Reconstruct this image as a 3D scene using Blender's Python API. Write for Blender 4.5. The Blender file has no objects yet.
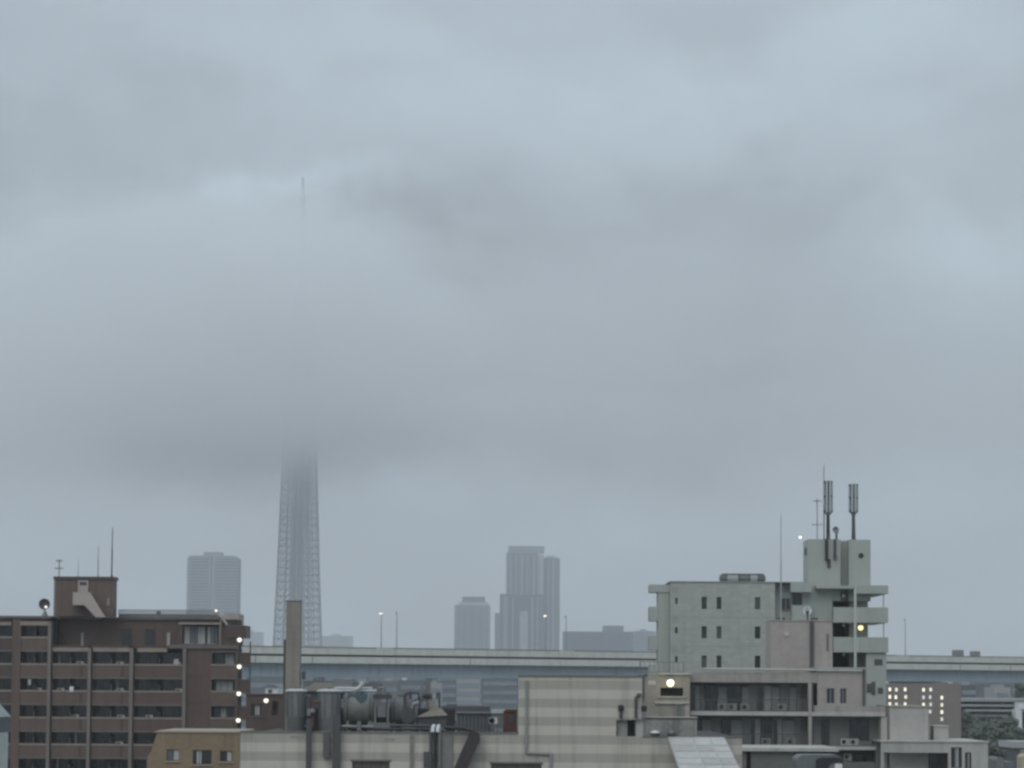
import bpy, bmesh, math, random
from mathutils import Vector, Matrix
random.seed(11)
S = bpy.context.scene
COL = S.collection
R = math.radians

# ------------------------------------------------------------------ camera model
F = 2200.0                      # focal length in pixels of a 1024 wide frame
HZ = 684.0                      # picture row of the horizon (middle column)
CY0 = 560.0                     # row of the optical axis: the picture is the upper part of a larger frame
TH = math.atan((HZ - CY0) / F)  # upward tilt
ROLL = R(.35)                   # the camera was held slightly off level
H = 24.0                        # eye height: a balcony on the eighth floor
CT, ST = math.cos(TH), math.sin(TH)
CR, SR = math.cos(ROLL), math.sin(ROLL)
ZPX = 512                       # picture column at which heights are being measured

def _uv(px, py):
    dx, dy = px - 512, py - CY0
    return (dx*CR + dy*SR)/F, -(-dx*SR + dy*CR)/F

def X(px, Y, py=690):           # world x of picture column px at distance Y
    u, v = _uv(px, py)
    return u / (CT - v * ST) * Y

def Z(py, Y, px=None):          # world z of picture row py at distance Y
    u, v = _uv(ZPX if px is None else px, py)
    return H + (v * CT + ST) / (CT - v * ST) * Y

cam = bpy.data.cameras.new('camera')
cam.sensor_width = 36
cam.lens = 36 * F / 1024
cam.shift_y = (CY0 - 384) / 1024
cam.clip_start = 1
cam.clip_end = 60000
co = bpy.data.objects.new('camera', cam)
COL.objects.link(co)
co.location = (0, 0, H)
co.rotation_mode = 'QUATERNION'
co.rotation_quaternion = (Matrix.Rotation(math.pi/2 + TH, 3, 'X') @ Matrix.Rotation(ROLL, 3, 'Z')).to_quaternion()
S.camera = co

# ------------------------------------------------------------------ mesh collector
class MB:
    def __init__(s):
        s.v, s.f, s.m = [], [], []
    def add(s, vs, fs, m=0):
        o = len(s.v)
        s.v += [tuple(p) for p in vs]
        s.f += [tuple(i + o for i in f) for f in fs]
        s.m += [m] * len(fs)
        return s
    def box(s, x0, x1, y0, y1, z0, z1, m=0):
        if x0 > x1: x0, x1 = x1, x0
        if y0 > y1: y0, y1 = y1, y0
        if z0 > z1: z0, z1 = z1, z0
        vs = [(x0,y0,z0),(x1,y0,z0),(x1,y1,z0),(x0,y1,z0),(x0,y0,z1),(x1,y0,z1),(x1,y1,z1),(x0,y1,z1)]
        return s.add(vs, [(0,3,2,1),(4,5,6,7),(0,1,5,4),(1,2,6,5),(2,3,7,6),(3,0,4,7)], m)
    def pbox(s, px0, py0, px1, py1, Y, D, m=0, ref=None):
        """box whose front face at distance Y covers a rectangle measured in the picture, D metres deep"""
        ref = py1 if ref is None else ref
        return s.box(X(px0, Y, ref), X(px1, Y, ref), Y, Y + D, Z(py1, Y), Z(py0, Y), m)
    def tube(s, p0, p1, r0, r1=None, n=10, m=0, cap=True):
        r1 = r0 if r1 is None else r1
        p0, p1 = Vector(p0), Vector(p1)
        d = (p1 - p0).normalized()
        a = Vector((1,0,0)) if abs(d.z) > .9 else Vector((0,0,1))
        u = d.cross(a).normalized(); w = d.cross(u)
        vs = []
        for p, r in ((p0, r0), (p1, r1)):
            for k in range(n):
                t = 2*math.pi*k/n
                vs.append(p + (u*math.cos(t) + w*math.sin(t))*r)
        fs = [(k, (k+1)%n, n+(k+1)%n, n+k) for k in range(n)]
        if cap: fs += [tuple(range(n-1,-1,-1)), tuple(range(n, 2*n))]
        return s.add(vs, fs, m)
    def path(s, pts, r, n=8, m=0):
        for a, b in zip(pts[:-1], pts[1:]): s.tube(a, b, r, n=n, m=m)
        for p in pts[1:-1]: s.ball(p, r*1.02, n, max(4, n//2), m)
        return s
    def ball(s, c, r, n=12, k=8, m=0, sx=1, sy=1, sz=1):
        c = Vector(c); vs = [c + Vector((0,0,r*sz))]
        for i in range(1, k):
            p = math.pi*i/k
            for j in range(n):
                t = 2*math.pi*j/n
                vs.append(c + Vector((math.sin(p)*math.cos(t)*r*sx, math.sin(p)*math.sin(t)*r*sy, math.cos(p)*r*sz)))
        vs.append(c - Vector((0,0,r*sz)))
        fs = [(0, 1+j, 1+(j+1)%n) for j in range(n)]
        for i in range(k-2):
            a = 1+i*n; b = a+n
            fs += [(a+j, b+j, b+(j+1)%n, a+(j+1)%n) for j in range(n)]
        a = 1+(k-2)*n; e = len(vs)-1
        fs += [(a+(j+1)%n, a+j, e) for j in range(n)]
        return s.add(vs, fs, m)
    def lathe(s, c, prof, n=20, m=0, axis='z'):
        """prof = [(radius, height)] turned about an axis through c"""
        c = Vector(c); vs = []
        for r, h in prof:
            for k in range(n):
                t = 2*math.pi*k/n
                a, b = r*math.cos(t), r*math.sin(t)
                vs.append(c + (Vector((a,b,h)) if axis=='z' else Vector((h,a,b)) if axis=='x' else Vector((b,h,a))))
        fs = []
        for i in range(len(prof)-1):
            fs += [(i*n+k, i*n+(k+1)%n, (i+1)*n+(k+1)%n, (i+1)*n+k) for k in range(n)]
        fs += [tuple(range(n-1,-1,-1)), tuple(range((len(prof)-1)*n, len(prof)*n))]
        return s.add(vs, fs, m)
    def prism(s, poly, y0, y1, m=0):
        """poly = [(x,z)] counter-clockwise seen from the camera side, extruded from y0 to y1"""
        n = len(poly)
        vs = [(x, y0, z) for x, z in poly] + [(x, y1, z) for x, z in poly]
        fs = [tuple(range(n)), tuple(range(2*n-1, n-1, -1))]
        fs += [(i, n+i, n+(i+1)%n, (i+1)%n) for i in range(n)]
        return s.add(vs, fs, m)
    def build(s, name, mats, parent=None, smooth=False, origin=None):
        if not isinstance(mats, (list, tuple)): mats = [mats]
        mn = [min(p[i] for p in s.v) for i in range(3)]; mx = [max(p[i] for p in s.v) for i in range(3)]
        c = Vector(origin) if origin else Vector(((mn[0]+mx[0])/2, (mn[1]+mx[1])/2, mn[2]))
        me = bpy.data.meshes.new(name)
        me.from_pydata([tuple(Vector(p)-c) for p in s.v], [], s.f)
        for mm in mats: me.materials.append(mm)
        me.polygons.foreach_set('material_index', s.m)
        if smooth: me.polygons.foreach_set('use_smooth', [True]*len(s.f))
        bm = bmesh.new(); bm.from_mesh(me)
        bmesh.ops.recalc_face_normals(bm, faces=bm.faces[:])
        bm.to_mesh(me); bm.free()
        me.update()
        o = bpy.data.objects.new(name, me)
        COL.objects.link(o)
        if parent is not None: o.parent = parent
        o.location = c - (wloc(parent) if parent is not None else Vector((0,0,0)))
        return o

def wloc(o):
    p = Vector((0,0,0))
    while o is not None:
        p = p + o.location; o = o.parent
    return p

def tag(o, label=None, cat=None, group=None, kind=None):
    if label: o['label'] = label
    if cat: o['category'] = cat
    if group: o['group'] = group
    if kind: o['kind'] = kind
    return o

def thing(name, label, cat, loc, group=None):
    o = bpy.data.objects.new(name, None)
    o.empty_display_size = .5
    COL.objects.link(o)
    o.location = loc
    return tag(o, label, cat, group)

def dup(root, loc, label=None):
    kids = [c for c in bpy.data.objects if c.parent == root]
    r = root.copy(); COL.objects.link(r); r.location = loc
    if label: r['label'] = label
    for ch in kids:
        sub = [g for g in bpy.data.objects if g.parent == ch]
        c = ch.copy(); COL.objects.link(c); c.parent = r
        for g in sub:
            d = g.copy(); COL.objects.link(d); d.parent = c
    return r

# ------------------------------------------------------------------ materials
def nd(t, typ, **kw):
    n = t.nodes.new(typ)
    for k, v in kw.items():
        if k.startswith('i_'): n.inputs[int(k[2:]) if k[2:].isdigit() else k[2:].replace('_',' ')].default_value = v
        else: setattr(n, k, v)
    return n

def mat(name, c, rough=.75, var=.18, scale=.6, streak=.0, metal=0., bump=0., fine=4.0, emis=None, es=0):
    """painted / cast surface: two scales of mottling, optional run-down stains, optional bump"""
    m = bpy.data.materials.new(name); m.use_nodes = True
    t = m.node_tree; b = t.nodes['Principled BSDF']
    b.inputs['Roughness'].default_value = rough
    b.inputs['Metallic'].default_value = metal
    col = (c[0], c[1], c[2], 1)
    g = nd(t, 'ShaderNodeNewGeometry')
    n1 = nd(t, 'ShaderNodeTexNoise', i_Scale=scale, i_Detail=5.0)
    n2 = nd(t, 'ShaderNodeTexNoise', i_Scale=scale*fine*2, i_Detail=3.0)
    t.links.new(g.outputs['Position'], n1.inputs['Vector']); t.links.new(g.outputs['Position'], n2.inputs['Vector'])
    ad = nd(t, 'ShaderNodeMath', operation='ADD'); t.links.new(n1.outputs[0], ad.inputs[0]); t.links.new(n2.outputs[0], ad.inputs[1])
    mr = nd(t, 'ShaderNodeMapRange', i_1=.6, i_2=1.4, i_3=1-var, i_4=1+var*.7); t.links.new(ad.outputs[0], mr.inputs[0])
    f = mr.outputs[0]
    if streak:
        mp = nd(t, 'ShaderNodeMapping'); mp.inputs['Scale'].default_value = (1.6, 1.6, .12)
        t.links.new(g.outputs['Position'], mp.inputs[0])
        n3 = nd(t, 'ShaderNodeTexNoise', i_Scale=1.0, i_Detail=6.0); t.links.new(mp.outputs[0], n3.inputs['Vector'])
        m3 = nd(t, 'ShaderNodeMapRange', i_1=.5, i_2=.72, i_3=1.0, i_4=1-streak); t.links.new(n3.outputs[0], m3.inputs[0])
        mu = nd(t, 'ShaderNodeMath', operation='MULTIPLY'); t.links.new(f, mu.inputs[0]); t.links.new(m3.outputs[0], mu.inputs[1])
        f = mu.outputs[0]
    vm = nd(t, 'ShaderNodeVectorMath', operation='SCALE'); vm.inputs[0].default_value = col[:3]; t.links.new(f, vm.inputs['Scale'])
    t.links.new(vm.outputs[0], b.inputs['Base Color'])
    if bump:
        bp = nd(t, 'ShaderNodeBump', i_Strength=bump, i_Distance=.05); t.links.new(n2.outputs[0], bp.inputs['Height']); t.links.new(bp.outputs[0], b.inputs['Normal'])
    if emis:
        b.inputs['Emission Color'].default_value = (*emis, 1); b.inputs['Emission Strength'].default_value = es
    return m

def tile_mat(name, c, c2, bw=.23, bh=.075, mortar=.006, rough=.55, var=.15, streak=.2):
    """facing tiles in courses, with mottling and stains"""
    m = mat(name, c, rough, var, streak=streak); t = m.node_tree; b = t.nodes['Principled BSDF']
    src = b.inputs['Base Color'].links[0].from_socket
    g = nd(t, 'ShaderNodeNewGeometry'); sp = nd(t, 'ShaderNodeSeparateXYZ'); t.links.new(g.outputs['Position'], sp.inputs[0])
    ad = nd(t, 'ShaderNodeMath', operation='ADD'); t.links.new(sp.outputs[0], ad.inputs[0]); t.links.new(sp.outputs[1], ad.inputs[1])
    cb = nd(t, 'ShaderNodeCombineXYZ'); t.links.new(ad.outputs[0], cb.inputs[0]); t.links.new(sp.outputs[2], cb.inputs[1])
    br = nd(t, 'ShaderNodeTexBrick'); br.inputs['Scale'].default_value = 1
    br.inputs['Color1'].default_value = (.92,.92,.92,1); br.inputs['Color2'].default_value = (1.1,1.06,1.04,1); br.inputs['Mortar'].default_value = (*c2, 1)
    br.inputs['Mortar Size'].default_value = mortar; br.inputs['Brick Width'].default_value = bw; br.inputs['Row Height'].default_value = bh
    t.links.new(cb.outputs[0], br.inputs['Vector'])
    mx = nd(t, 'ShaderNodeMix', data_type='RGBA', blend_type='MULTIPLY'); mx.inputs[0].default_value = 1
    t.links.new(src, mx.inputs[6]); t.links.new(br.outputs[0], mx.inputs[7]); t.links.new(mx.outputs[2], b.inputs['Base Color'])
    return m

def lamp_mat(name, c, s):
    m = bpy.data.materials.new(name); m.use_nodes = True
    b = m.node_tree.nodes['Principled BSDF']
    b.inputs['Base Color'].default_value = (.8,.8,.75,1)
    b.inputs['Emission Color'].default_value = (*c, 1); b.inputs['Emission Strength'].default_value = s
    return m

def glass(name, c, rough=.12, var=.5):
    m = mat(name, c, rough, var, scale=.35)
    m.node_tree.nodes['Principled BSDF'].inputs['IOR'].default_value = 1.5
    return m

# ------------------------------------------------------------------ world, sun
SUN_EL, SUN_AZ = R(48), R(205)        # behind the camera, a little to the left, lost in cloud
w = bpy.data.worlds.new('World'); S.world = w; w.use_nodes = True
t = w.node_tree; t.nodes.clear()
out = nd(t, 'ShaderNodeOutputWorld'); bg = nd(t, 'ShaderNodeBackground'); t.links.new(bg.outputs[0], out.inputs[0])
bg.inputs['Strength'].default_value = .1
sky = nd(t, 'ShaderNodeTexSky'); sky.sky_type = 'NISHITA'; sky.sun_disc = False
sky.sun_elevation = SUN_EL; sky.sun_rotation = SUN_AZ; sky.air_density = 1.0; sky.dust_density = 3.0
tc = nd(t, 'ShaderNodeTexCoord')
sp = nd(t, 'ShaderNodeSeparateXYZ'); t.links.new(tc.outputs['Generated'], sp.inputs[0])
az = nd(t, 'ShaderNodeMath', operation='ARCTAN2'); t.links.new(sp.outputs[0], az.inputs[0]); t.links.new(sp.outputs[1], az.inputs[1])
el = nd(t, 'ShaderNodeMath', operation='ARCSINE'); t.links.new(sp.outputs[2], el.inputs[0])
ae = nd(t, 'ShaderNodeCombineXYZ'); t.links.new(az.outputs[0], ae.inputs[0]); t.links.new(el.outputs[0], ae.inputs[1])
# warp, so cloud edges are ragged
nz = nd(t, 'ShaderNodeTexNoise', i_Scale=13.0, i_Detail=7.0, i_Roughness=.6); t.links.new(tc.outputs['Generated'], nz.inputs['Vector'])
ws = nd(t, 'ShaderNodeVectorMath', operation='SUBTRACT'); t.links.new(nz.outputs['Color'], ws.inputs[0]); ws.inputs[1].default_value = (.5,.5,.5)
wsc = nd(t, 'ShaderNodeVectorMath', operation='MULTIPLY'); t.links.new(ws.outputs[0], wsc.inputs[0]); wsc.inputs[1].default_value = (.15,.085,0)
wa = nd(t, 'ShaderNodeVectorMath', operation='ADD'); t.links.new(ae.outputs[0], wa.inputs[0]); t.links.new(wsc.outputs[0], wa.inputs[1])
# broad cloud texture stretched along the horizon
mp = nd(t, 'ShaderNodeMapping'); mp.inputs['Scale'].default_value = (1.0, 1.0, 2.6); t.links.new(tc.outputs['Generated'], mp.inputs[0])
n1 = nd(t, 'ShaderNodeTexNoise', i_Scale=7.0, i_Detail=7.0, i_Roughness=.55); t.links.new(mp.outputs[0], n1.inputs['Vector'])
acc = nd(t, 'ShaderNodeMapRange', i_1=.3, i_2=.7, i_3=-.12, i_4=.12); t.links.new(n1.outputs[0], acc.inputs[0])
total = acc.outputs[0]
def blob(px, py, rx, ry, amt, tilt=0):
    """a bank of cloud: brighter (amt > 0) or darker (amt < 0) than the overcast round it"""
    global total
    a0 = math.atan((px-512)/F); e0 = math.atan((HZ-py)/F)
    d = nd(t, 'ShaderNodeVectorMath', operation='SUBTRACT'); t.links.new(wa.outputs[0], d.inputs[0]); d.inputs[1].default_value = (a0, e0, 0)
    r = nd(t, 'ShaderNodeMapping', vector_type='POINT'); r.inputs['Rotation'].default_value = (0,0,R(-tilt)); t.links.new(d.outputs[0], r.inputs[0])
    q = nd(t, 'ShaderNodeVectorMath', operation='MULTIPLY'); t.links.new(r.outputs[0], q.inputs[0]); q.inputs[1].default_value = (F/rx, F/ry, 0)
    l = nd(t, 'ShaderNodeVectorMath', operation='LENGTH'); t.links.new(q.outputs[0], l.inputs[0])
    s = nd(t, 'ShaderNodeMapRange', interpolation_type='SMOOTHERSTEP', i_1=1.35, i_2=.25, i_3=0.0, i_4=amt); t.links.new(l.outputs['Value'], s.inputs[0])
    ad = nd(t, 'ShaderNodeMath', operation='ADD'); t.links.new(total, ad.inputs[0]); t.links.new(s.outputs[0], ad.inputs[1]); total = ad.outputs[0]

SKY_COL = (3.66, 4.30, 4.84); SKY_LO, SKY_HI = 1.08, 1.66
HAZE_COL = (.93,.95,.97); HAZE_D = 1.95e-4
CLOUD_COL = (.988,.994,1.0); CLOUD_D = .0078; CB0, CB1 = 190., 288.
CY = 2540.
# banks of low cloud round the tower: centre, radii, inner and outer edge, thickness
BANKS = [((110, CY, 430), (520, 420, 170), .3, 1.15, .28),
         ((-290, CY, 398), (360, 420, 195), .35, 1.12, 1.5),
         ((-640, CY, 340), (720, 420, 120), .25, 1.2, .6),
         ((640, CY, 390), (760, 420, 120), .25, 1.2, .3)]
S.render.engine = 'CYCLES'
S.cycles.use_denoising = True
try: S.cycles.denoiser = 'OPENIMAGEDENOISE'
except Exception: pass
S.cycles.max_bounces = 9; S.cycles.diffuse_bounces = 3; S.cycles.glossy_bounces = 2; S.cycles.volume_bounces = 8
S.cycles.transparent_max_bounces = 12
S.cycles.pixel_filter_type = 'BLACKMAN_HARRIS'; S.cycles.filter_width = 2.7
S.cycles.sample_clamp_indirect = 4
S.view_settings.view_transform = 'Standard'; S.view_settings.look = 'None'; S.view_settings.gamma = 1; S.view_settings.exposure = 0
# ------------------------------------------------------------------ building helpers
def wall_holes(mb, xs, zs, y, th, holes, m=0):
    """one welded wall slab (front face at y, th thick) with rectangular openings"""
    ax = sorted(set([xs[0], xs[1]] + [min(max(h[i], xs[0]), xs[1]) for h in holes for i in (0, 1)]))
    az_ = sorted(set([zs[0], zs[1]] + [min(max(h[i], zs[0]), zs[1]) for h in holes for i in (2, 3)]))
    def solid(i, k):
        if not (0 <= i < len(ax)-1 and 0 <= k < len(az_)-1): return False
        cx, cz = (ax[i]+ax[i+1])/2, (az_[k]+az_[k+1])/2
        return not any(h[0] < cx < h[1] and h[2] < cz < h[3] for h in holes)
    idx, vs, fs = {}, [], []
    def V(i, k, s):
        if (i, k, s) not in idx:
            idx[(i, k, s)] = len(vs); vs.append((ax[i], y + s*th, az_[k]))
        return idx[(i, k, s)]
    for i in range(len(ax)-1):
        for k in range(len(az_)-1):
            if not solid(i, k): continue
            fs.append((V(i,k,0), V(i+1,k,0), V(i+1,k+1,0), V(i,k+1,0)))
            fs.append((V(i,k,1), V(i,k+1,1), V(i+1,k+1,1), V(i+1,k,1)))
            if not solid(i-1, k): fs.append((V(i,k,0), V(i,k+1,0), V(i,k+1,1), V(i,k,1)))
            if not solid(i+1, k): fs.append((V(i+1,k,0), V(i+1,k,1), V(i+1,k+1,1), V(i+1,k+1,0)))
            if not solid(i, k-1): fs.append((V(i,k,0), V(i,k,1), V(i+1,k,1), V(i+1,k,0)))
            if not solid(i, k+1): fs.append((V(i,k+1,0), V(i+1,k+1,0), V(i+1,k+1,1), V(i,k+1,1)))
    return mb.add(vs, fs, m)

def frame_mesh(mb, x0, x1, z0, z1, y, t=.06, d=.07, mull=1, rail=0, m=0):
    hs, n = [], mull + 1
    w_ = (x1-x0 - t*(n+1))/n; h_ = (z1-z0 - t*(rail+2))/(rail+1)
    for i in range(n):
        for k in range(rail+1):
            a = x0 + t + i*(w_+t); b = z0 + t + k*(h_+t)
            hs.append((a, a+w_, b, b+h_))
    return wall_holes(mb, (x0, x1), (z0, z1), y, d, hs, m)

def window(par, x0, x1, z0, z1, y, fm, gm, mull=1, rail=0, name='window', cur=None, t=.06, inset=.12):
    """framed window standing `inset` behind the wall face at y: frame > pane (> curtain)"""
    f = frame_mesh(MB(), x0, x1, z0, z1, y+inset, t, .07, mull, rail).build(name, fm, par)
    MB().box(x0+t*.5, x1-t*.5, y+inset+.03, y+inset+.045, z0+t*.5, z1-t*.5).build('pane', gm, f)
    if cur:
        a, b, cmat = cur; xw = x1-x0
        cm_ = MB(); n = max(3, int((b-a)*xw/.12)); vs = []
        for i in range(n+1):
            xx = x0 + (a + (b-a)*i/n)*xw; yy = y+inset+.022 - (.008 if i % 2 else 0)
            vs += [(xx, yy, z0+t), (xx, yy, z1-t)]
        cm_.add(vs, [(2*i, 2*i+2, 2*i+3, 2*i+1) for i in range(n)])
        cm_.build('curtain', cmat, f)
    return f

def pwin(par, px0, py0, px1, py1, Y, fm, gm, **k):
    r = (py0+py1)/2
    return window(par, X(px0,Y,r), X(px1,Y,r), Z(py1,Y), Z(py0,Y), Y, fm, gm, **k)

def hole(px0, py0, px1, py1, Y):
    r = (py0+py1)/2
    return (X(px0,Y,r), X(px1,Y,r), Z(py1,Y), Z(py0,Y))

def aircon(par_loc, label, group, m_case, m_dark, w=.8, h=.6, d=.3):
    """split air conditioner outdoor unit: case, fan grille, feet"""
    x, y, z = par_loc
    a = thing('air_conditioner', label, 'air conditioner', par_loc, group)
    wall_holes(MB(), (x-w/2, x+w/2), (z+.06, z+.06+h), y-d/2, d, []).build('case', m_case, a)
    g_ = MB()
    for k in range(4): g_.lathe((x-.1, y-d/2-.012, z+.06+h/2), [((.06+.055*k), 0), ((.06+.055*k)+.014, .004), ((.06+.055*k)+.014, .01), ((.06+.055*k), .011)], 16, axis='y')
    g_.lathe((x-.1, y-d/2-.008, z+.06+h/2), [(.25, 0), (.25, .006)], 20, axis='y')
    g_.build('fan_grille', m_dark, a)
    for s_ in (-1, 1): MB().box(x+s_*w*.36-.04, x+s_*w*.36+.04, y-d/2, y+d/2, z, z+.058).build('foot', m_dark, a)
    return a

def lampglobe(name, label, loc, r, lm, hm, group=None, cat='lamp'):
    """small lit fitting on a wall or soffit: base plate, glowing globe"""
    x, y, z = loc
    a = thing(name, label, cat, loc, group)
    MB().ball((x, y, z), r, 14, 8).build('globe', lm, a, smooth=True)
    MB().lathe((x, y, z+r*.8), [(r*.8, 0), (r*.8, r*.4), (r*.4, r*.6)], 12).build('base_plate', hm, a)
    return a

def rod(name, label, x, y, z0, z1, r, m, cat='antenna', group=None):
    """lightning rod: foot, mast in two steps, fine tip"""
    a = thing(name, label, cat, (x, y, z0), group)
    h = z1-z0
    MB().lathe((x,y,z0), [(r*3,0),(r*3,.04),(r*1.5,.06),(r*1.5,.25)], 8).build('foot', m, a)
    MB().tube((x,y,z0+.25),(x,y,z0+h*.55), r, n=8).tube((x,y,z0+h*.55),(x,y,z0+h*.97), r*.75, r*.6, n=8).build('mast', m, a)
    MB().tube((x,y,z0+h*.97),(x,y,z1), r*.5, .005, n=6).build('tip', m, a)
    return a

def yagi(label, x, y, z0, z1, m, beams, r=.03, group=None):
    """TV aerial: mast, and horizontal booms with crossed elements at the given heights"""
    a = thing('tv_aerial', label, 'antenna', (x, y, z0), group)
    MB().tube((x,y,z0),(x,y,z1), r, n=8).build('mast', m, a)
    for zz, wdt in beams:
        b = MB(); b.tube((x-wdt/2,y,zz),(x+wdt/2,y,zz), r*.7, n=6)
        n = 6
        for k in range(n):
            xx = x - wdt/2 + wdt*(k+.2)/(n-.6)
            b.tube((xx,y-.35,zz),(xx,y+.35,zz), r*.45, n=5); b.tube((xx,y,zz-.1),(xx,y,zz+.1), r*.4, n=5)
        b.build('boom', m, a)
    return a

# shared materials
dark_glass = glass('dark_window_glass', (.025,.03,.034), .1)
pale_glass = glass('pale_window_glass', (.10,.12,.13), .12)
alu = mat('window_aluminium', (.30,.29,.28), .45, .12)
alu_dark = mat('dark_window_frame', (.06,.055,.05), .5, .12)
curtain_m = mat('net_curtain', (.42,.42,.41), .9, .15)
white_m = mat('white_paint', (.72,.73,.73), .55, .15, streak=.2)
ac_m = mat('air_conditioner_case', (.50,.49,.45), .55, .15, streak=.15)
black_m = mat('black_fitting', (.02,.02,.021), .6, .2)
galv = mat('galvanised_steel', (.21,.215,.215), .5, .2, metal=.3)
galv_dark = mat('weathered_dark_steel', (.07,.07,.072), .6, .25)
rust = mat('rusty_steel', (.12,.06,.045), .8, .3)
lamp_white = lamp_mat('lit_lamp', (1, .97, .78), 1.35)
lamp_yellow = lamp_mat('lit_yellow_lamp', (1, .88, .36), 1.25)
lamp_pink = lamp_mat('lit_warm_lamp', (1, .82, .76), 1.1)
for a in ((580, 320, 410, 165, -.30, -3), (300, 350, 270, 110, -.28, 20), (150, 430, 330, 60, -.16, 0), (150, 235, 240, 42, .34, 14), (50, 310, 150, 50, .16, 4),
          (540, 90, 420, 80, .10, -4), (40, 130, 220, 64, -.17, 8), (940, 270, 130, 90, .26, 0), (800, 80, 260, 60, .12, 10),
          (700, 420, 420, 60, -.10, -2), (300, 110, 160, 34, -.06, 14), (760, 200, 220, 36, -.10, -8), (420, 185, 150, 34, .05, 10), (640, 400, 300, 22, .10, 2)):
    blob(*a)
# overcast brightness: a little brighter overhead, dull towards the horizon
er = nd(t, 'ShaderNodeMapRange', interpolation_type='SMOOTHSTEP', i_1=-.02, i_2=.9, i_3=SKY_LO, i_4=SKY_HI); t.links.new(el.outputs[0], er.inputs[0])
fa = nd(t, 'ShaderNodeMath', operation='ADD', i_1=1.0); t.links.new(total, fa.inputs[0])
fm = nd(t, 'ShaderNodeMath', operation='MULTIPLY'); t.links.new(fa.outputs[0], fm.inputs[0]); t.links.new(er.outputs[0], fm.inputs[1])
# thin cloud lets a cold blue-green light through, thick cloud is a shade mauve
hm = nd(t, 'ShaderNodeMapRange', i_1=-.4, i_2=.4); t.links.new(total, hm.inputs[0])
hc = nd(t, 'ShaderNodeMix', data_type='RGBA'); t.links.new(hm.outputs[0], hc.inputs[0])
hc.inputs[6].default_value = (SKY_COL[0]*1.03, SKY_COL[1]*.985, SKY_COL[2]*1.0, 1); hc.inputs[7].default_value = (SKY_COL[0]*.955, SKY_COL[1]*1.01, SKY_COL[2]*1.0, 1)
cl = nd(t, 'ShaderNodeVectorMath', operation='SCALE'); t.links.new(hc.outputs[2], cl.inputs[0]); t.links.new(fm.outputs[0], cl.inputs['Scale'])
mx = nd(t, 'ShaderNodeMix', data_type='RGBA'); mx.inputs[0].default_value = .965          # thick overcast: little of the clear sky is left
t.links.new(sky.outputs[0], mx.inputs[6]); t.links.new(cl.outputs[0], mx.inputs[7]); t.links.new(mx.outputs[2], bg.inputs['Color'])

sl = bpy.data.lights.new('sun', 'SUN'); sl.energy = 1.0; sl.angle = R(50); sl.color = (1, .975, .94)
so = bpy.data.objects.new('sun', sl); COL.objects.link(so)
sd = Vector((math.sin(SUN_AZ)*math.cos(SUN_EL), math.cos(SUN_AZ)*math.cos(SUN_EL), math.sin(SUN_EL)))
so.location = sd*300
so.rotation_euler = sd.to_track_quat('Z', 'Y').to_euler()

# ------------------------------------------------------------------ ground, haze, low cloud
ground_m = mat('ground_city', (.15,.15,.145), .9, .4, scale=.05)
tag(MB().box(-2900, 2900, -380, 5100, -.5, 0).build('ground', ground_m), kind='structure')

hz = bpy.data.materials.new('haze_air'); hz.use_nodes = True
t = hz.node_tree; t.nodes.clear()
o = nd(t, 'ShaderNodeOutputMaterial'); pv = nd(t, 'ShaderNodeVolumePrincipled'); t.links.new(pv.outputs[0], o.inputs['Volume'])
pv.inputs['Color'].default_value = (*HAZE_COL, 1); pv.inputs['Density'].default_value = HAZE_D; pv.inputs['Anisotropy'].default_value = 0.0
tag(MB().box(-3000, 3000, -400, 5200, -1.5, 720).build('haze', hz), kind='stuff')

cm = bpy.data.materials.new('low_cloud_vapour'); cm.use_nodes = True
t = cm.node_tree; t.nodes.clear()
o = nd(t, 'ShaderNodeOutputMaterial'); pv = nd(t, 'ShaderNodeVolumePrincipled'); t.links.new(pv.outputs[0], o.inputs['Volume'])
pv.inputs['Color'].default_value = (*CLOUD_COL, 1); pv.inputs['Anisotropy'].default_value = .4
g = nd(t, 'ShaderNodeNewGeometry'); sp = nd(t, 'ShaderNodeSeparateXYZ'); t.links.new(g.outputs['Position'], sp.inputs[0])
mp = nd(t, 'ShaderNodeMapping'); mp.inputs['Scale'].default_value = (.0022, .0022, .0055); t.links.new(g.outputs['Position'], mp.inputs[0])
n1 = nd(t, 'ShaderNodeTexNoise', i_Scale=1.25, i_Detail=8.0, i_Roughness=.6); t.links.new(mp.outputs[0], n1.inputs['Vector'])
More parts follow.
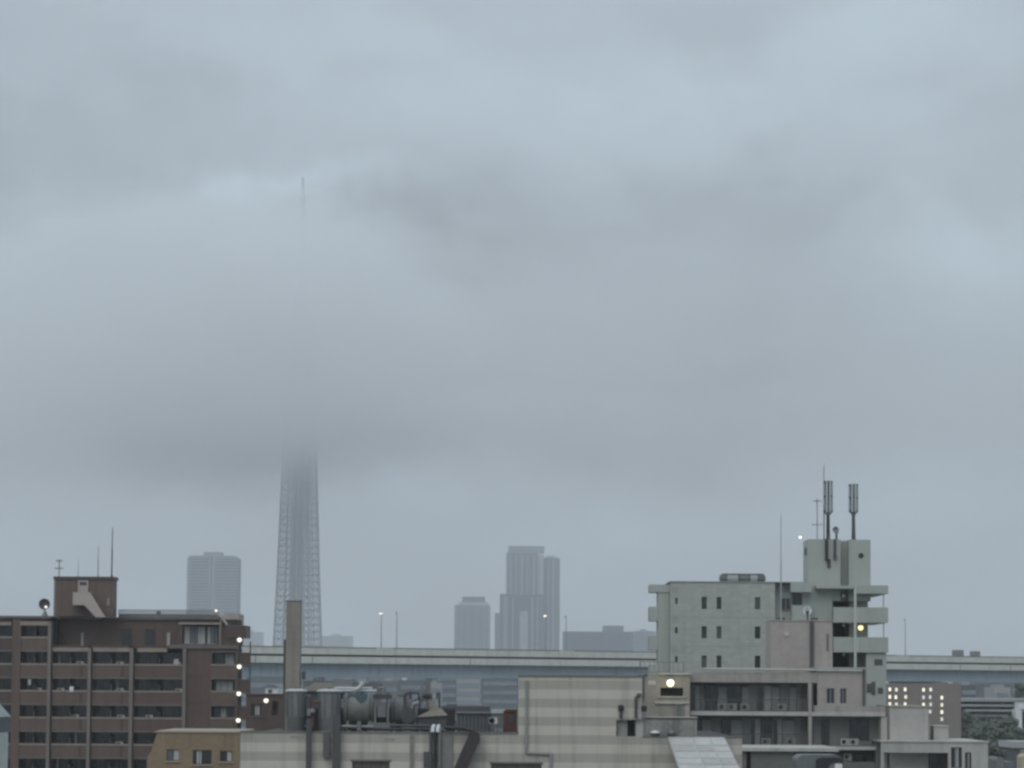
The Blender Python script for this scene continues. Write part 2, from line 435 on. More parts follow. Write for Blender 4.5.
# the ragged base of the cloud: height moved up and down by the noise
ns = nd(t, 'ShaderNodeMapRange', i_1=.3, i_2=.7, i_3=-95., i_4=95.); t.links.new(n1.outputs[0], ns.inputs[0])
zz = nd(t, 'ShaderNodeMath', operation='ADD'); t.links.new(sp.outputs[2], zz.inputs[0]); t.links.new(ns.outputs[0], zz.inputs[1])
zb = nd(t, 'ShaderNodeMapRange', interpolation_type='SMOOTHSTEP', i_1=CB0, i_2=CB1, i_3=0., i_4=1.); t.links.new(zz.outputs[0], zb.inputs[0])
def soft_bank(c, r, edge0, edge1, thick):
    """1 inside an ellipsoid of cloud, fading out through a noisy edge"""
    d = nd(t, 'ShaderNodeVectorMath', operation='SUBTRACT'); t.links.new(g.outputs['Position'], d.inputs[0]); d.inputs[1].default_value = c
    q = nd(t, 'ShaderNodeVectorMath', operation='MULTIPLY'); t.links.new(d.outputs[0], q.inputs[0]); q.inputs[1].default_value = (1/r[0], 1/r[1], 1/r[2])
    l = nd(t, 'ShaderNodeVectorMath', operation='LENGTH'); t.links.new(q.outputs[0], l.inputs[0])
    nn = nd(t, 'ShaderNodeMapRange', i_1=.3, i_2=.7, i_3=-.42, i_4=.42); t.links.new(n1.outputs[0], nn.inputs[0])
    a = nd(t, 'ShaderNodeMath', operation='ADD'); t.links.new(l.outputs['Value'], a.inputs[0]); t.links.new(nn.outputs[0], a.inputs[1])
    s = nd(t, 'ShaderNodeMapRange', interpolation_type='SMOOTHSTEP', i_1=edge0, i_2=edge1, i_3=thick, i_4=0.); t.links.new(a.outputs[0], s.inputs[0])
    return s.outputs[0]
total_d = None
for bank in BANKS:
    s_ = soft_bank(*bank)
    if total_d is None: total_d = s_
    else:
        mm = nd(t, 'ShaderNodeMath', operation='MAXIMUM'); t.links.new(total_d, mm.inputs[0]); t.links.new(s_, mm.inputs[1]); total_d = mm.outputs[0]
# lumps and thin places inside the cloud
mp2 = nd(t, 'ShaderNodeMapping'); mp2.inputs['Scale'].default_value = (.0052, .004, .012); t.links.new(g.outputs['Position'], mp2.inputs[0])
n2 = nd(t, 'ShaderNodeTexNoise', i_Scale=1.0, i_Detail=6.0, i_Roughness=.6, i_Distortion=.6); t.links.new(mp2.outputs[0], n2.inputs['Vector'])
lm = nd(t, 'ShaderNodeMapRange', i_1=.36, i_2=.66, i_3=.4, i_4=1.6); t.links.new(n2.outputs[0], lm.inputs[0])
m0 = nd(t, 'ShaderNodeMath', operation='MULTIPLY'); t.links.new(lm.outputs[0], m0.inputs[0]); t.links.new(total_d, m0.inputs[1])
m1 = nd(t, 'ShaderNodeMath', operation='MULTIPLY'); t.links.new(zb.outputs[0], m1.inputs[0]); t.links.new(m0.outputs[0], m1.inputs[1])
m2 = nd(t, 'ShaderNodeMath', operation='MULTIPLY', i_1=CLOUD_D); t.links.new(m1.outputs[0], m2.inputs[0]); t.links.new(m2.outputs[0], pv.inputs['Density'])
# rounded bank of cloud hanging round the tower

def cloud_bank():
    m = MB(); n = 40; k = 14; vs = []
    m.ball((0, CY, 470), 1, 48, 20, sx=1600, sy=480, sz=300)
    return m
cb = cloud_bank().build('low_cloud', cm, smooth=True)
cm.cycles.volume_step_rate = 0.6
tag(cb, kind='stuff')
# ------------------------------------------------------------------ far blocks
far_wall = mat('far_hazed_concrete', (.37,.42,.465), .8, .1, scale=.05)  # paler, bluer wall colour with distance haze put into it
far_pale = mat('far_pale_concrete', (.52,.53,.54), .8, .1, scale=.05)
far_dark = mat('far_hazed_cladding', (.24,.275,.32), .7, .1, scale=.05)  # haze put into the colour here too
far_glass = glass('far_hazed_glass', (.22,.25,.285), .4, .3)  # glass colour lifted to carry the haze over distance
far_brown = mat('far_brown_tile', (.22,.19,.17), .8, .15, scale=.2)

def block(par, px0, px1, pyt, Y, D, wm, gm=None, pitch=3.2, pyb=None, name='wall', margin=.06, ref=650, bandh=.45, zmin=0, proud=.12):
    """one block of a building with a glazing band per storey, each band a part"""
    global ZPX
    ZPX = (px0+px1)/2
    x0, x1, zt = X(px0,Y,ref), X(px1,Y,ref), Z(pyt,Y)
    MB().box(x0, x1, Y, Y+D, 0, zt).build(name, wm, par)
    if gm:
        mg = (x1-x0)*margin; first = None; z = zt - pitch
        n = 0
        while z > max(zmin, 2) and n < 48:
            if first is None:
                first = MB().box(x0+mg, x1-mg, Y-proud, Y, z, z+pitch*bandh).build('window_band', gm, par)
            else:
                c = first.copy(); COL.objects.link(c); c.location = first.location + Vector((0,0,-pitch*n))
            z -= pitch; n += 1
    return x0, x1, zt

ZPX = 212
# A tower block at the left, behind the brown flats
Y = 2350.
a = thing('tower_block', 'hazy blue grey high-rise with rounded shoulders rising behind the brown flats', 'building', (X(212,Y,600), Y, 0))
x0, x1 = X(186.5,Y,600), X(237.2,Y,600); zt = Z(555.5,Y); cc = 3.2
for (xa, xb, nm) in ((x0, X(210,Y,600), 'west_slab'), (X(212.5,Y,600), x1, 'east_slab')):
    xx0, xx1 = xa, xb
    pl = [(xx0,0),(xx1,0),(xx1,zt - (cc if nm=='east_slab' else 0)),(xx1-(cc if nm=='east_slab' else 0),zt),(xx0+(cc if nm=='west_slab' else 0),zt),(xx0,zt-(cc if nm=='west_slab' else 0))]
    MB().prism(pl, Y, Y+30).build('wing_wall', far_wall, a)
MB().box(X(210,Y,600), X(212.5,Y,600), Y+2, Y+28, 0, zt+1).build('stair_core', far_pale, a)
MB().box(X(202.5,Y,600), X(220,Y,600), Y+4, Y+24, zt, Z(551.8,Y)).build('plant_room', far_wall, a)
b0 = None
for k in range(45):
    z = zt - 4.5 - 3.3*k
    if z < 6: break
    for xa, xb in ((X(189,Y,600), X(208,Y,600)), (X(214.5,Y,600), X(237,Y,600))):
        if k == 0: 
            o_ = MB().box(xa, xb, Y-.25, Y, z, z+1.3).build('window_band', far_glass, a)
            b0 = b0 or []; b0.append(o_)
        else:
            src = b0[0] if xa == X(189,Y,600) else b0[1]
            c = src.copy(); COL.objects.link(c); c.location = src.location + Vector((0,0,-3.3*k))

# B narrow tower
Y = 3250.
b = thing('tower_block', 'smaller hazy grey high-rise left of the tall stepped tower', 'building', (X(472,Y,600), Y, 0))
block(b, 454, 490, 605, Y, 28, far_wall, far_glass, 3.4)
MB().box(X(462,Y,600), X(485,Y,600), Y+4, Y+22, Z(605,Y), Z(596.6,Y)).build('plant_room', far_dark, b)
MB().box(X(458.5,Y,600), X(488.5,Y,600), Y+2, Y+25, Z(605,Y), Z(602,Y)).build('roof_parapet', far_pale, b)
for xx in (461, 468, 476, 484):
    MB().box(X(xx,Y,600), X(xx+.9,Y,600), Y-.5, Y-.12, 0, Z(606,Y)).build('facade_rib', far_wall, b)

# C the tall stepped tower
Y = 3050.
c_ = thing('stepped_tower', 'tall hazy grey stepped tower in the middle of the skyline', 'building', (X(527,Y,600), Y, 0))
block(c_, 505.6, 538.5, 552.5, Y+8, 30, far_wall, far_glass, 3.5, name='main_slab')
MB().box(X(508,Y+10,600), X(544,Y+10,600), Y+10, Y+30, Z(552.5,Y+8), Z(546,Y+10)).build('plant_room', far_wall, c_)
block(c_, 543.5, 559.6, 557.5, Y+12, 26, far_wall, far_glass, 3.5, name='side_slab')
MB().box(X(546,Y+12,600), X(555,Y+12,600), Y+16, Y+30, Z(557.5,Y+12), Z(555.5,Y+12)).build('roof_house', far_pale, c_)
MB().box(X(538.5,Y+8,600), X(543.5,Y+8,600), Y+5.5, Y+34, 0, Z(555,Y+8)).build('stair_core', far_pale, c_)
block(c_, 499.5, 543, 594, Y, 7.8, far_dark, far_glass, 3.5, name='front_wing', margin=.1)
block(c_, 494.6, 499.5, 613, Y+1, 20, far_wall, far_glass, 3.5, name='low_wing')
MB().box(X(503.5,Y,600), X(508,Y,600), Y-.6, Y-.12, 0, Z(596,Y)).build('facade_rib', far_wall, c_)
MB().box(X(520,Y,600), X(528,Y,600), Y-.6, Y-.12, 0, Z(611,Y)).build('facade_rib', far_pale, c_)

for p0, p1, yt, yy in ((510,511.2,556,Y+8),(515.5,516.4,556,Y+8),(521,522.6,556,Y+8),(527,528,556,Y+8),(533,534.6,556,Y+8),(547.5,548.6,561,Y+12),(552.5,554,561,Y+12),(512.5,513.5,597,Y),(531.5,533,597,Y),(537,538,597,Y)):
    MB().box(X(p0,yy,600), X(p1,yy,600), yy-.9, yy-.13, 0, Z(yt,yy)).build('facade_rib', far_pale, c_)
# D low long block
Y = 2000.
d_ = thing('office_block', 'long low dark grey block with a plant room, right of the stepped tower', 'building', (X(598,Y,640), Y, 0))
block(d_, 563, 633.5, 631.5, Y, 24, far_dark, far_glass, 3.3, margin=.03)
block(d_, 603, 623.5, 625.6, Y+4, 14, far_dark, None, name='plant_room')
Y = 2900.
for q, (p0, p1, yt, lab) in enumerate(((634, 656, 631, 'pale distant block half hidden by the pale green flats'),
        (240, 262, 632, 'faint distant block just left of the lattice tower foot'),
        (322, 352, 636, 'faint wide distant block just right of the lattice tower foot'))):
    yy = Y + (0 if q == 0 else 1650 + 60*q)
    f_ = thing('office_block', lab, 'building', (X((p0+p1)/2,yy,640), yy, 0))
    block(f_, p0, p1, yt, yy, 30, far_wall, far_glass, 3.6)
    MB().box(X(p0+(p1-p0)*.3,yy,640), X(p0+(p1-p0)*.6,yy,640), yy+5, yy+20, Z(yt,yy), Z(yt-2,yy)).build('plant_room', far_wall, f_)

# ------------------------------------------------------------------ the elevated expressway
# far end of the straight run, where its top meets the right edge of the view
VY1 = 367*(Z(645.7,367,240)-H)/(Z(657,367,1024)-H)
P0 = Vector((X(240,367,655), 367, 0)); P1 = Vector((X(1024,VY1,655), VY1, 0))
U = (P1-P0).normalized(); N = Vector((-U.y, U.x, 0))       # N points away from the camera
if N.y < 0: N = -N
def vbox(mb, s0, s1, t0, t1, z0, z1, m=0):
    vs = []
    for z in (z0, z1):
        for s, t_ in ((s0,t0),(s1,t0),(s1,t1),(s0,t1)):
            p = P0 + U*s + N*t_; vs.append((p.x, p.y, z))
    return mb.add(vs, [(0,3,2,1),(4,5,6,7),(0,1,5,4),(1,2,6,5),(2,3,7,6),(3,0,4,7)], m)
def zrow(py): return Z(py, 367, 240)
conc = mat('viaduct_concrete', (.60,.60,.55), .85, .12, scale=.15, streak=.14)
conc_cap = mat('viaduct_cap', (.20,.20,.18), .8, .15)
blue_st = mat('viaduct_girder_paint', (.36,.43,.48), .6, .12, scale=.15, streak=.15)
road_m = mat('viaduct_asphalt', (.05,.05,.052), .9, .2)
hw = thing('elevated_highway', 'long elevated expressway on blue girders with pale concrete side walls', 'viaduct', (P0.x, P0.y, 0))
S0, S1 = -150, 420
vbox(MB(), S0, S1, 0, .25, zrow(653.3), zrow(646.6)).build('side_barrier', conc, hw)
vbox(MB(), S0, S1, -.03, .28, zrow(646.6), zrow(645.6)).build('barrier_cap', conc_cap, hw)
vbox(MB(), S0, S1, .5, 19, zrow(657.3), zrow(656.3)).build('road_deck', road_m, hw)
vbox(MB(), S0, S1, -.12, .5, zrow(662.4), zrow(655.6)).build('edge_beam', conc, hw)
vbox(MB(), S0, S1, .5, 19, zrow(662.4), zrow(657.3)-.02).build('deck_slab', conc, hw)
vbox(MB(), S0, S1, .1, .48, zrow(655.6), zrow(653.3)).build('gap_filler', road_m, hw)  # dark filler added to paint the shaded gap under the barrier
vbox(MB(), S0, S1, 18.7, 19, zrow(656.2), zrow(646.6)).build('far_barrier', conc, hw)
for tt in (1.4, 7, 12.5, 17.4):
    vbox(MB(), S0, S1, tt, tt+.4, zrow(675.5), zrow(662.4)).build('girder', blue_st, hw)
    vbox(MB(), S0, S1, tt-.25, tt+.65, zrow(676.3), zrow(675.5)).build('girder_flange', blue_st, hw)
# scuppers / expansion joints
for px in (255, 312, 384, 470, 566, 640, 902, 960, 1010):
    k = X(px, 1.0, 655); s_ = (k*P0.y-P0.x)/(U.x-k*U.y)        # the picture column meets the line of the viaduct here
    if px in (384, 566, 902): vbox(MB(), s_-1.4, s_+1.6, -.2, 0, zrow(653.4), zrow(646)).build('barrier_panel', conc, hw)
    else: vbox(MB(), s_-.06, s_+.06, -.16, -.12, zrow(662.3), zrow(655.7)).build('expansion_joint', conc_cap, hw)
for sp_ in (-110, -58, 65, 150, 215, 280, 345):
    p_ = MB(); vbox(p_, sp_-1.3, sp_+1.3, 7, 12, 0, zrow(680)); p_.build('pier', conc, hw)
    vbox(MB(), sp_-1.2, sp_+1.2, .8, 18.4, zrow(683), zrow(676.3)).build('pier_head', conc, hw)

def at_col(px, py=648, off=0):
    k = X(px, 1.0, py); q = P0 + N*off
    return (k*q.y-q.x)/(U.x-k*U.y)
pole_m = mat('lamp_post_steel', (.34,.355,.37), .5, .1)
def street_lamp(px, pyt, lit, label, group=None):
    s_ = at_col(px); p = P0 + U*s_ + N*.35
    zb = zrow(646.2); zt = Z(pyt, p.y, px)
    a = thing('street_lamp', label, 'street lamp', (p.x, p.y, zb), group)
    MB().lathe((p.x,p.y,zb), [(.22,0),(.22,.08),(.12,.12),(.11,1.0)], 10).build('base', pole_m, a)
    MB().tube((p.x,p.y,zb+1), (p.x,p.y,zt), .10, .07, n=8).build('pole', pole_m, a)
    q = p + N*.3
    MB().path([(p.x,p.y,zt), (p.x+N.x*.12,p.y+N.y*.12,zt+.14), (q.x,q.y,zt+.16)], .05).build('arm', pole_m, a)
    hr_ = .30 if lit else .16
    hd = MB().ball((q.x,q.y,zt+.16), hr_, 12, 6, sz=.5).build('lamp_head', pole_m, a, smooth=True)
    MB().ball((q.x-N.x*.05,q.y-N.y*.05,zt+.02), hr_*.95, 12, 6, sz=.8).build('lens', lit or galv, hd, smooth=True)
    return a
lamp_road = lamp_mat('lit_road_lamp', (1,.96,.92), 1.1)
lamp_road_y = lamp_mat('lit_yellow_road_lamp', (1,.92,.62), 1.3)
street_lamp(382, 613.5, lamp_road, 'lit pale street lamp on the expressway right of the concrete chimney')
street_lamp(397.5, 613, None, 'unlit slim street lamp just right of the lit pale one')
street_lamp(546.5, 616, lamp_road_y, 'lit yellowish street lamp in front of the stepped tower')
street_lamp(567, 617, None, 'unlit slim street lamp right of the stepped tower')
street_lamp(906.5, 620, None, 'unlit slim street lamp right of the pale green flats')

truck_box = mat('truck_body', (.25,.26,.26), .5, .1); truck_cab = mat('truck_cab_paint', (.30,.33,.35), .4, .1); tyre = mat('tyre_rubber', (.02,.02,.02), .9, .1)
def truck(px, pyt, L, label):
    s_ = at_col(px, 653, 4.3); zd = zrow(656.3); t0, t1 = 3.4, 5.2
    p = P0 + U*s_ + N*4.3; zt = Z(pyt, p.y, px)
    a = thing('box_truck', label, 'truck', (p.x, p.y, zd))
    vbox(MB(), s_-L/2, s_+L/2, t0, t1, zd+.6, zt).build('cargo_box', truck_box, a)
    vbox(MB(), s_-L/2-.1, s_+L/2+1.3, t0+.2, t1-.2, zd+.35, zd+.58).build('chassis', galv_dark, a)
    c1 = MB(); vs = []
    for t_ in (t0+.05, t1-.05):
        for ss, z in ((L/2+.1, .6), (L/2+1.3, .6), (L/2+1.28, 1.0), (L/2+1.0, 1.6), (L/2+.1, 1.63)):
            q = P0 + U*(s_+ss) + N*t_; vs.append((q.x,q.y,zd+z))
    c1.add(vs, [(0,1,2,3,4),(9,8,7,6,5)] + [(k, k+5, (k+1)%5+5, (k+1)%5) for k in range(5)])
    cb_ = c1.build('cab', truck_cab, a)
    for ss in (-L/2+.4, L/2+.6):
        for t_ in (t0+.2, t1-.2):
            q = P0 + U*(s_+ss) + N*(t_-.13); q2 = P0 + U*(s_+ss) + N*(t_+.13)
            MB().tube((q.x,q.y,zd+.3),(q2.x,q2.y,zd+.3), .3, n=14).build('wheel', tyre, a)
truck(957.8, 650.0, 1.55, 'larger box truck on the expressway, its grey top above the wall')
truck(975, 651.2, 1.25, 'smaller box truck on the expressway following right of the larger one')

# ------------------------------------------------------------------ city seen below the viaduct
def city(label, px0, px1, pyt, Y, wm, pitch=3.0, gm=far_glass, D=14, roof=None, margin=.06, bandh=.45):
    f_ = thing('city_building', label, 'building', (X((px0+px1)/2,Y,695), Y, 0))
    block(f_, px0, px1, pyt, Y, D, wm, gm, pitch, margin=margin, ref=695, bandh=bandh)
    if roof:
        MB().box(X(px0+(px1-px0)*roof[0],Y,690), X(px0+(px1-px0)*roof[1],Y,690), Y+2, Y+D-2, Z(pyt,Y), Z(pyt-roof[2],Y)).build('roof_house', roof[3] if len(roof) > 3 else wm, f_)
    return f_
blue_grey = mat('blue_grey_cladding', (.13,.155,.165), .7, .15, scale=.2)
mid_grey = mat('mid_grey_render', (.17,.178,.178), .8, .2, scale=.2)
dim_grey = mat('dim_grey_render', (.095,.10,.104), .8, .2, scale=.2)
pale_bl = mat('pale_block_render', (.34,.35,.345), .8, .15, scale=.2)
olive = mat('olive_metal_roof', (.14,.12,.09), .8, .25, scale=.5)
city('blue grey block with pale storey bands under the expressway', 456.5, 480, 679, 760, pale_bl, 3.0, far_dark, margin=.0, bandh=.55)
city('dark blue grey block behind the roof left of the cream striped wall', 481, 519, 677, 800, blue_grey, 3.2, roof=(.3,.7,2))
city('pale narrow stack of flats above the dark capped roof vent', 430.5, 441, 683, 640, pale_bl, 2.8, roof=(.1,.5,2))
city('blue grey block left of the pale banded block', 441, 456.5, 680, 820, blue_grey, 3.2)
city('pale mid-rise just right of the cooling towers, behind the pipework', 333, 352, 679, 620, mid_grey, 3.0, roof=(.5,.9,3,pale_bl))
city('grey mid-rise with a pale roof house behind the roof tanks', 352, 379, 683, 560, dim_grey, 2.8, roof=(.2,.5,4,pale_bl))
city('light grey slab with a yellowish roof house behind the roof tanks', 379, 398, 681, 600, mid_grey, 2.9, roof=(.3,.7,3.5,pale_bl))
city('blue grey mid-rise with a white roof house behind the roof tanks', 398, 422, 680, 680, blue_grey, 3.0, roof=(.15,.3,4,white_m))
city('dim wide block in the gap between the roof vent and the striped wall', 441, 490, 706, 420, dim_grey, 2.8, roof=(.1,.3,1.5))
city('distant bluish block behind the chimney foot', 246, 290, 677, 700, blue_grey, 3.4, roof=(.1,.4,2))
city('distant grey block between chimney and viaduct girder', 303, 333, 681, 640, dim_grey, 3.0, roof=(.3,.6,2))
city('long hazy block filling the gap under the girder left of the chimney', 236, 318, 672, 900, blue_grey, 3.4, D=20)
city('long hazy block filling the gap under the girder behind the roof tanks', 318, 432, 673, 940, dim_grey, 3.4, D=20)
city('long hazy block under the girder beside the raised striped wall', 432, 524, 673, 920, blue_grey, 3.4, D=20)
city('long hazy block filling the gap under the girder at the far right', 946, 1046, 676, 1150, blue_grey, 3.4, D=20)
ZPX = 272
f_ = thing('white_house', 'small white house with grey roof left of the chimney foot', 'house', (X(272,330,690), 330, 0))
MB().box(X(265.5,330,690), X(277.5,330,690), 330, 340, 0, Z(687,330)).build('wall', white_m, f_)
MB().prism([(X(264.5,330,690), Z(687,330)), (X(278.5,330,690), Z(687,330)), (X(275,330,690), Z(684.5,330)), (X(268,330,690), Z(684.5,330))], 329.7, 340.3).build('roof', galv, f_)
pwin(f_, 268, 689.5, 272, 693, 329.85, alu, dark_glass, inset=.03)
ZPX = 318
f_ = thing('shed_roof_building', 'low building with olive brown hipped roof behind the cooling towers', 'building', (X(318,250,690), 250, 0))
MB().box(X(303,250,690), X(334,250,690), 250, 262, 0, Z(691,250)).build('wall', dim_grey, f_)
MB().add([(X(301.5,250,690),249.5,Z(691,250)),(X(336,250,690),249.5,Z(691,250)),(X(336,250,690),262.5,Z(691,250)),(X(301.5,250,690),262.5,Z(691,250)),(X(310,250,690),256,Z(682.5,250)),(X(327,250,690),256,Z(682.5,250))],
         [(0,1,5,4),(1,2,5),(2,3,4,5),(3,0,4),(3,2,1,0)]).build('roof', olive, f_)

# right-hand distance
ZPX = 922
Y = 400.
g_ = thing('corridor_flats', 'brown grey flats with a grid of lit corridor windows under the expressway', 'building', (X(922,Y,700), Y, 0))
rows = (689.5, 697, 704.3, 711.5, 718.8); cols = (890, 896, 905.3, 923.7, 930.3)
MB().box(X(884,Y,700), X(961,Y,700), Y, Y+12, 0, Z(683.5,Y)).build('wall', far_brown, g_)
MB().box(X(937,Y,690), X(950,Y,690), Y+2, Y+8, Z(683.5,Y), Z(682,Y)).build('roof_house', mid_grey, g_)
lit = lamp_mat('lit_corridor_window', (1,.90,.66), .95); lit3 = lamp_mat('yellowish_lit_corridor_window', (1,.83,.55), .7); lit2 = lamp_mat('dim_lit_corridor_window', (1,.93,.8), .34)
def lit_window(px, py, m_):
    wo = wall_holes(MB(), (X(px-1.8,Y,py), X(px+1.8,Y,py)), (Z(py+2.4,Y), Z(py-2.4,Y)), Y-.06, .06, [(X(px-1.15,Y,py), X(px+1.15,Y,py), Z(py+1.7,Y), Z(py-1.7,Y))]).build('window', alu, g_)
    MB().box(X(px-1.3,Y,py), X(px+1.3,Y,py), Y-.025, Y-.01, Z(py+1.9,Y), Z(py-1.9,Y)).build('pane', m_, wo)
for r_ in rows[:4]:
    for q, px in enumerate(cols): lit_window(px + (.35 if (q*7+int(r_)) % 3 == 0 else -.2), r_ + (.3 if q % 2 else 0), lit2 if (q > 2 and r_ == 697) or (q == 4 and r_ > 700) else lit3 if (q + int(r_)) % 3 == 0 else lit)
for k, r_ in enumerate((697.5, 704.7, 711.9, 719)): lit_window(941.8, r_, (lit, lit3, lit, lit2)[k])
ZPX = 988
pk = thing('car_park_block', 'long grey building with open white banded decks behind the trees', 'building', (X(988,520,705), 520, 0))
x0, x1 = X(955,520,705), X(1045,520,705)
MB().box(x0, x1, 523, 545, 0, Z(701,520)).build('inner_wall', dim_grey, pk)
for k, (ya, yb) in enumerate(((698.5,701.5),(704.5,706.5),(709.5,711.5),(714.5,717))):
    MB().box(x0 + k*1.2, x1, 520, 546, Z(yb,520), Z(ya,520)).build('deck_band', pale_bl if k < 3 else mid_grey, pk)
for px in (960, 975, 990, 1003, 1012, 1022):
    MB().box(X(px,521,705), X(px+1,521,705), 521, 522, 0, Z(701.6,520)).build('column', mid_grey, pk)
city('pale white topped block rising behind the banded decks at right', 995, 1010.5, 687.5, 620, pale_bl, 2.8, margin=.12, roof=(.3,.7,2.5))
city('blue grey block left of the white topped one at right', 985, 994.5, 683.5, 700, blue_grey, 3.0)
city('dim grey block seen just under the girder at right', 961, 985, 685, 740, dim_grey, 3.2, roof=(.2,.4,3,pale_bl))
city('dark bluish block at the right edge under the girder', 1011, 1042, 684, 800, blue_grey, 3.2)
wv = mat('parked_van_white', (.78,.78,.78), .4, .1)
# ------------------------------------------------------------------ the lattice tower lost in cloud
steel = mat('tower_steel', (.46,.49,.52), .5, .1)
steel_dark = mat('tower_core', (.55,.58,.61), .6, .1)
TY = 2630.; ZPX = 298; TX = X(298, TY, 600)
tw = thing('lattice_tower', 'very tall tapering steel lattice tower with its top lost in low cloud', 'tower', (TX, TY, 0))
def trad(z):      # outer radius of the lattice
    pts = [(0, 37), (60, 29.5), (150, 25.5), (310, 20), (450, 12), (500, 9)]
    for (a, ra), (b, rb) in zip(pts, pts[1:]):
        if z <= b: return ra + (rb-ra)*(z-a)/(b-a)
    return 9
NS = 18
lv = [0]
while lv[-1] < 490: lv.append(lv[-1] + 8.5)
def ring(z, r=None):
    r = r or trad(z)
    return [Vector((TX + r*math.cos(2*math.pi*(k+.5)/NS), TY + r*math.sin(2*math.pi*(k+.5)/NS), z)) for k in range(NS)]
la, br_ = MB(), MB()
for i, (a, b) in enumerate(zip(lv, lv[1:])):
    p, q = ring(a), ring(b); hr = MB()
    for k in range(NS):
        la.tube(p[k], q[k], 0.75 if k % 3 == 0 else .5, n=5, cap=False)
        k2 = (k+1) % NS
        br_.tube(p[k], q[k2], .3, n=4, cap=False); br_.tube(p[k2], q[k], .3, n=4, cap=False)
        hr.tube(q[k], q[k2], .5, n=4, cap=False)
    hr.build('ring_beam', steel, tw)
inner = MB()
for a, b in zip(lv[::2], lv[2::2]):
    p, q = ring(a, trad(a)*.66), ring(b, trad(b)*.66)
    for k in range(0, NS, 2): inner.tube(p[k], q[k], .5, n=4, cap=False)
inner.build('inner_lattice', steel, tw)
la.build('lattice_leg', steel, tw); br_.build('cross_bracing', steel, tw)
c = MB().lathe((TX, TY, 0), [(5.2,0),(5.2,495)], 14)
co_ = c.build('core_shaft', steel_dark, tw)
for k in range(8):
    t_ = 2*math.pi*k/8
    MB().tube((TX+8.8*math.cos(t_), TY+8.8*math.sin(t_), 0), (TX+7.8*math.cos(t_), TY+7.8*math.sin(t_), 490), .7, n=5).build('core_column', steel_dark, tw)
MB().lathe((TX, TY, 0), [(19,335),(25,345),(29,358),(29,362),(21,374),(18,375)], 28).build('observation_deck', steel, tw)
MB().lathe((TX, TY, 0), [(12,440),(17,446),(19,456),(13,464)], 24).build('upper_gallery', steel, tw)
MB().lathe((TX, TY, 0), [(9,490),(5.5,497),(5.2,560),(3.6,562),(3.4,610),(1.8,612),(1.5,634)], 14).build('antenna_mast', mat('mast_white', (.62,.64,.66), .5, .1), tw)
# ------------------------------------------------------------------ brown tiled flats, left
BY = 239.; ZPX = 118
br_tile = tile_mat('brown_facing_tile', (.130,.091,.072), (.75,.72,.70))
br_maroon = tile_mat('maroon_facing_tile', (.112,.072,.058), (.8,.76,.75))
br_dark = tile_mat('dark_brown_tile', (.085,.054,.046), (.8,.76,.75))
br_pillar = mat('pillar_render', (.20,.172,.152), .7, .12, streak=.25)
br_cap = mat('balcony_coping', (.29,.24,.205), .7, .15, streak=.2)
br_soffit = mat('slab_edge_render', (.15,.128,.118), .8, .15, streak=.2)
br_back = mat('recess_shade_brown', (.035,.028,.025), .8, .2)  # near-black: the shade of the recesses is put into this colour
pinkish = mat('stair_render', (.44,.375,.345), .75, .12, streak=.15)
flats = thing('brown_flats', 'brown tiled block of flats with rows of deep balconies, at the left', 'apartment building', (X(118,BY,690), BY, 0))
bx = lambda px, py=690: X(px, BY, py)
bz = lambda py: Z(py, BY)
RF = bz(617.5)
# body behind the balconies
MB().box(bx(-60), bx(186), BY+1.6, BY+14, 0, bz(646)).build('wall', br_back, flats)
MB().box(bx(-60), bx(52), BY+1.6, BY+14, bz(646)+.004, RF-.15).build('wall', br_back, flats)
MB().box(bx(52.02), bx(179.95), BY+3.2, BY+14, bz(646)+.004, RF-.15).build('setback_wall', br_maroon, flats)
# right-hand plain block, pierced by window openings
rows_b = [bz(651.5 + 26.7*k) for k in range(9)]
holes = []
for k in range(9):
    z1 = bz(652 + 26.7*k); z0 = bz(663.5 + 26.7*k)
    holes.append((bx(211.5), bx(235), z0, z1))
wall_holes(MB(), (bx(186.02), bx(237.5)), (0, bz(647.6)), BY, .35, holes).build('wall', br_tile, flats)
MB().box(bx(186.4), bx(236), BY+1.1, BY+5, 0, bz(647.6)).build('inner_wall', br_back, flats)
for k in range(9):
    za = bz(650.2 + 26.7*k); zb = bz(675.6 + 26.7*k)
    if za > 1: MB().box(bx(188), bx(209.6), BY-.05, BY, max(zb, .2), za).build('tile_panel', br_maroon, flats)
curts = [(.05,.4,curtain_m), (.55,.95,curtain_m), None, (.1,.9,curtain_m), (.0,.25,curtain_m), (.35,.6,curtain_m)]
for k in range(6):
    h_ = holes[k]
    window(flats, h_[0]+.15, h_[1]-.15, h_[2]-.02, h_[3]-.1, BY+.75, alu_dark, dark_glass, 2, cur=curts[(k*2+1) % 6])
    MB().box(h_[0]-.1, h_[1]+.1, BY-.06, BY+.3, h_[2]-.16, h_[2]).build('sill', br_cap, flats)
    MB().box(h_[0]-.1, h_[1]+.1, BY-.04, BY+.3, h_[3], h_[3]+.14).build('lintel', br_soffit, flats)
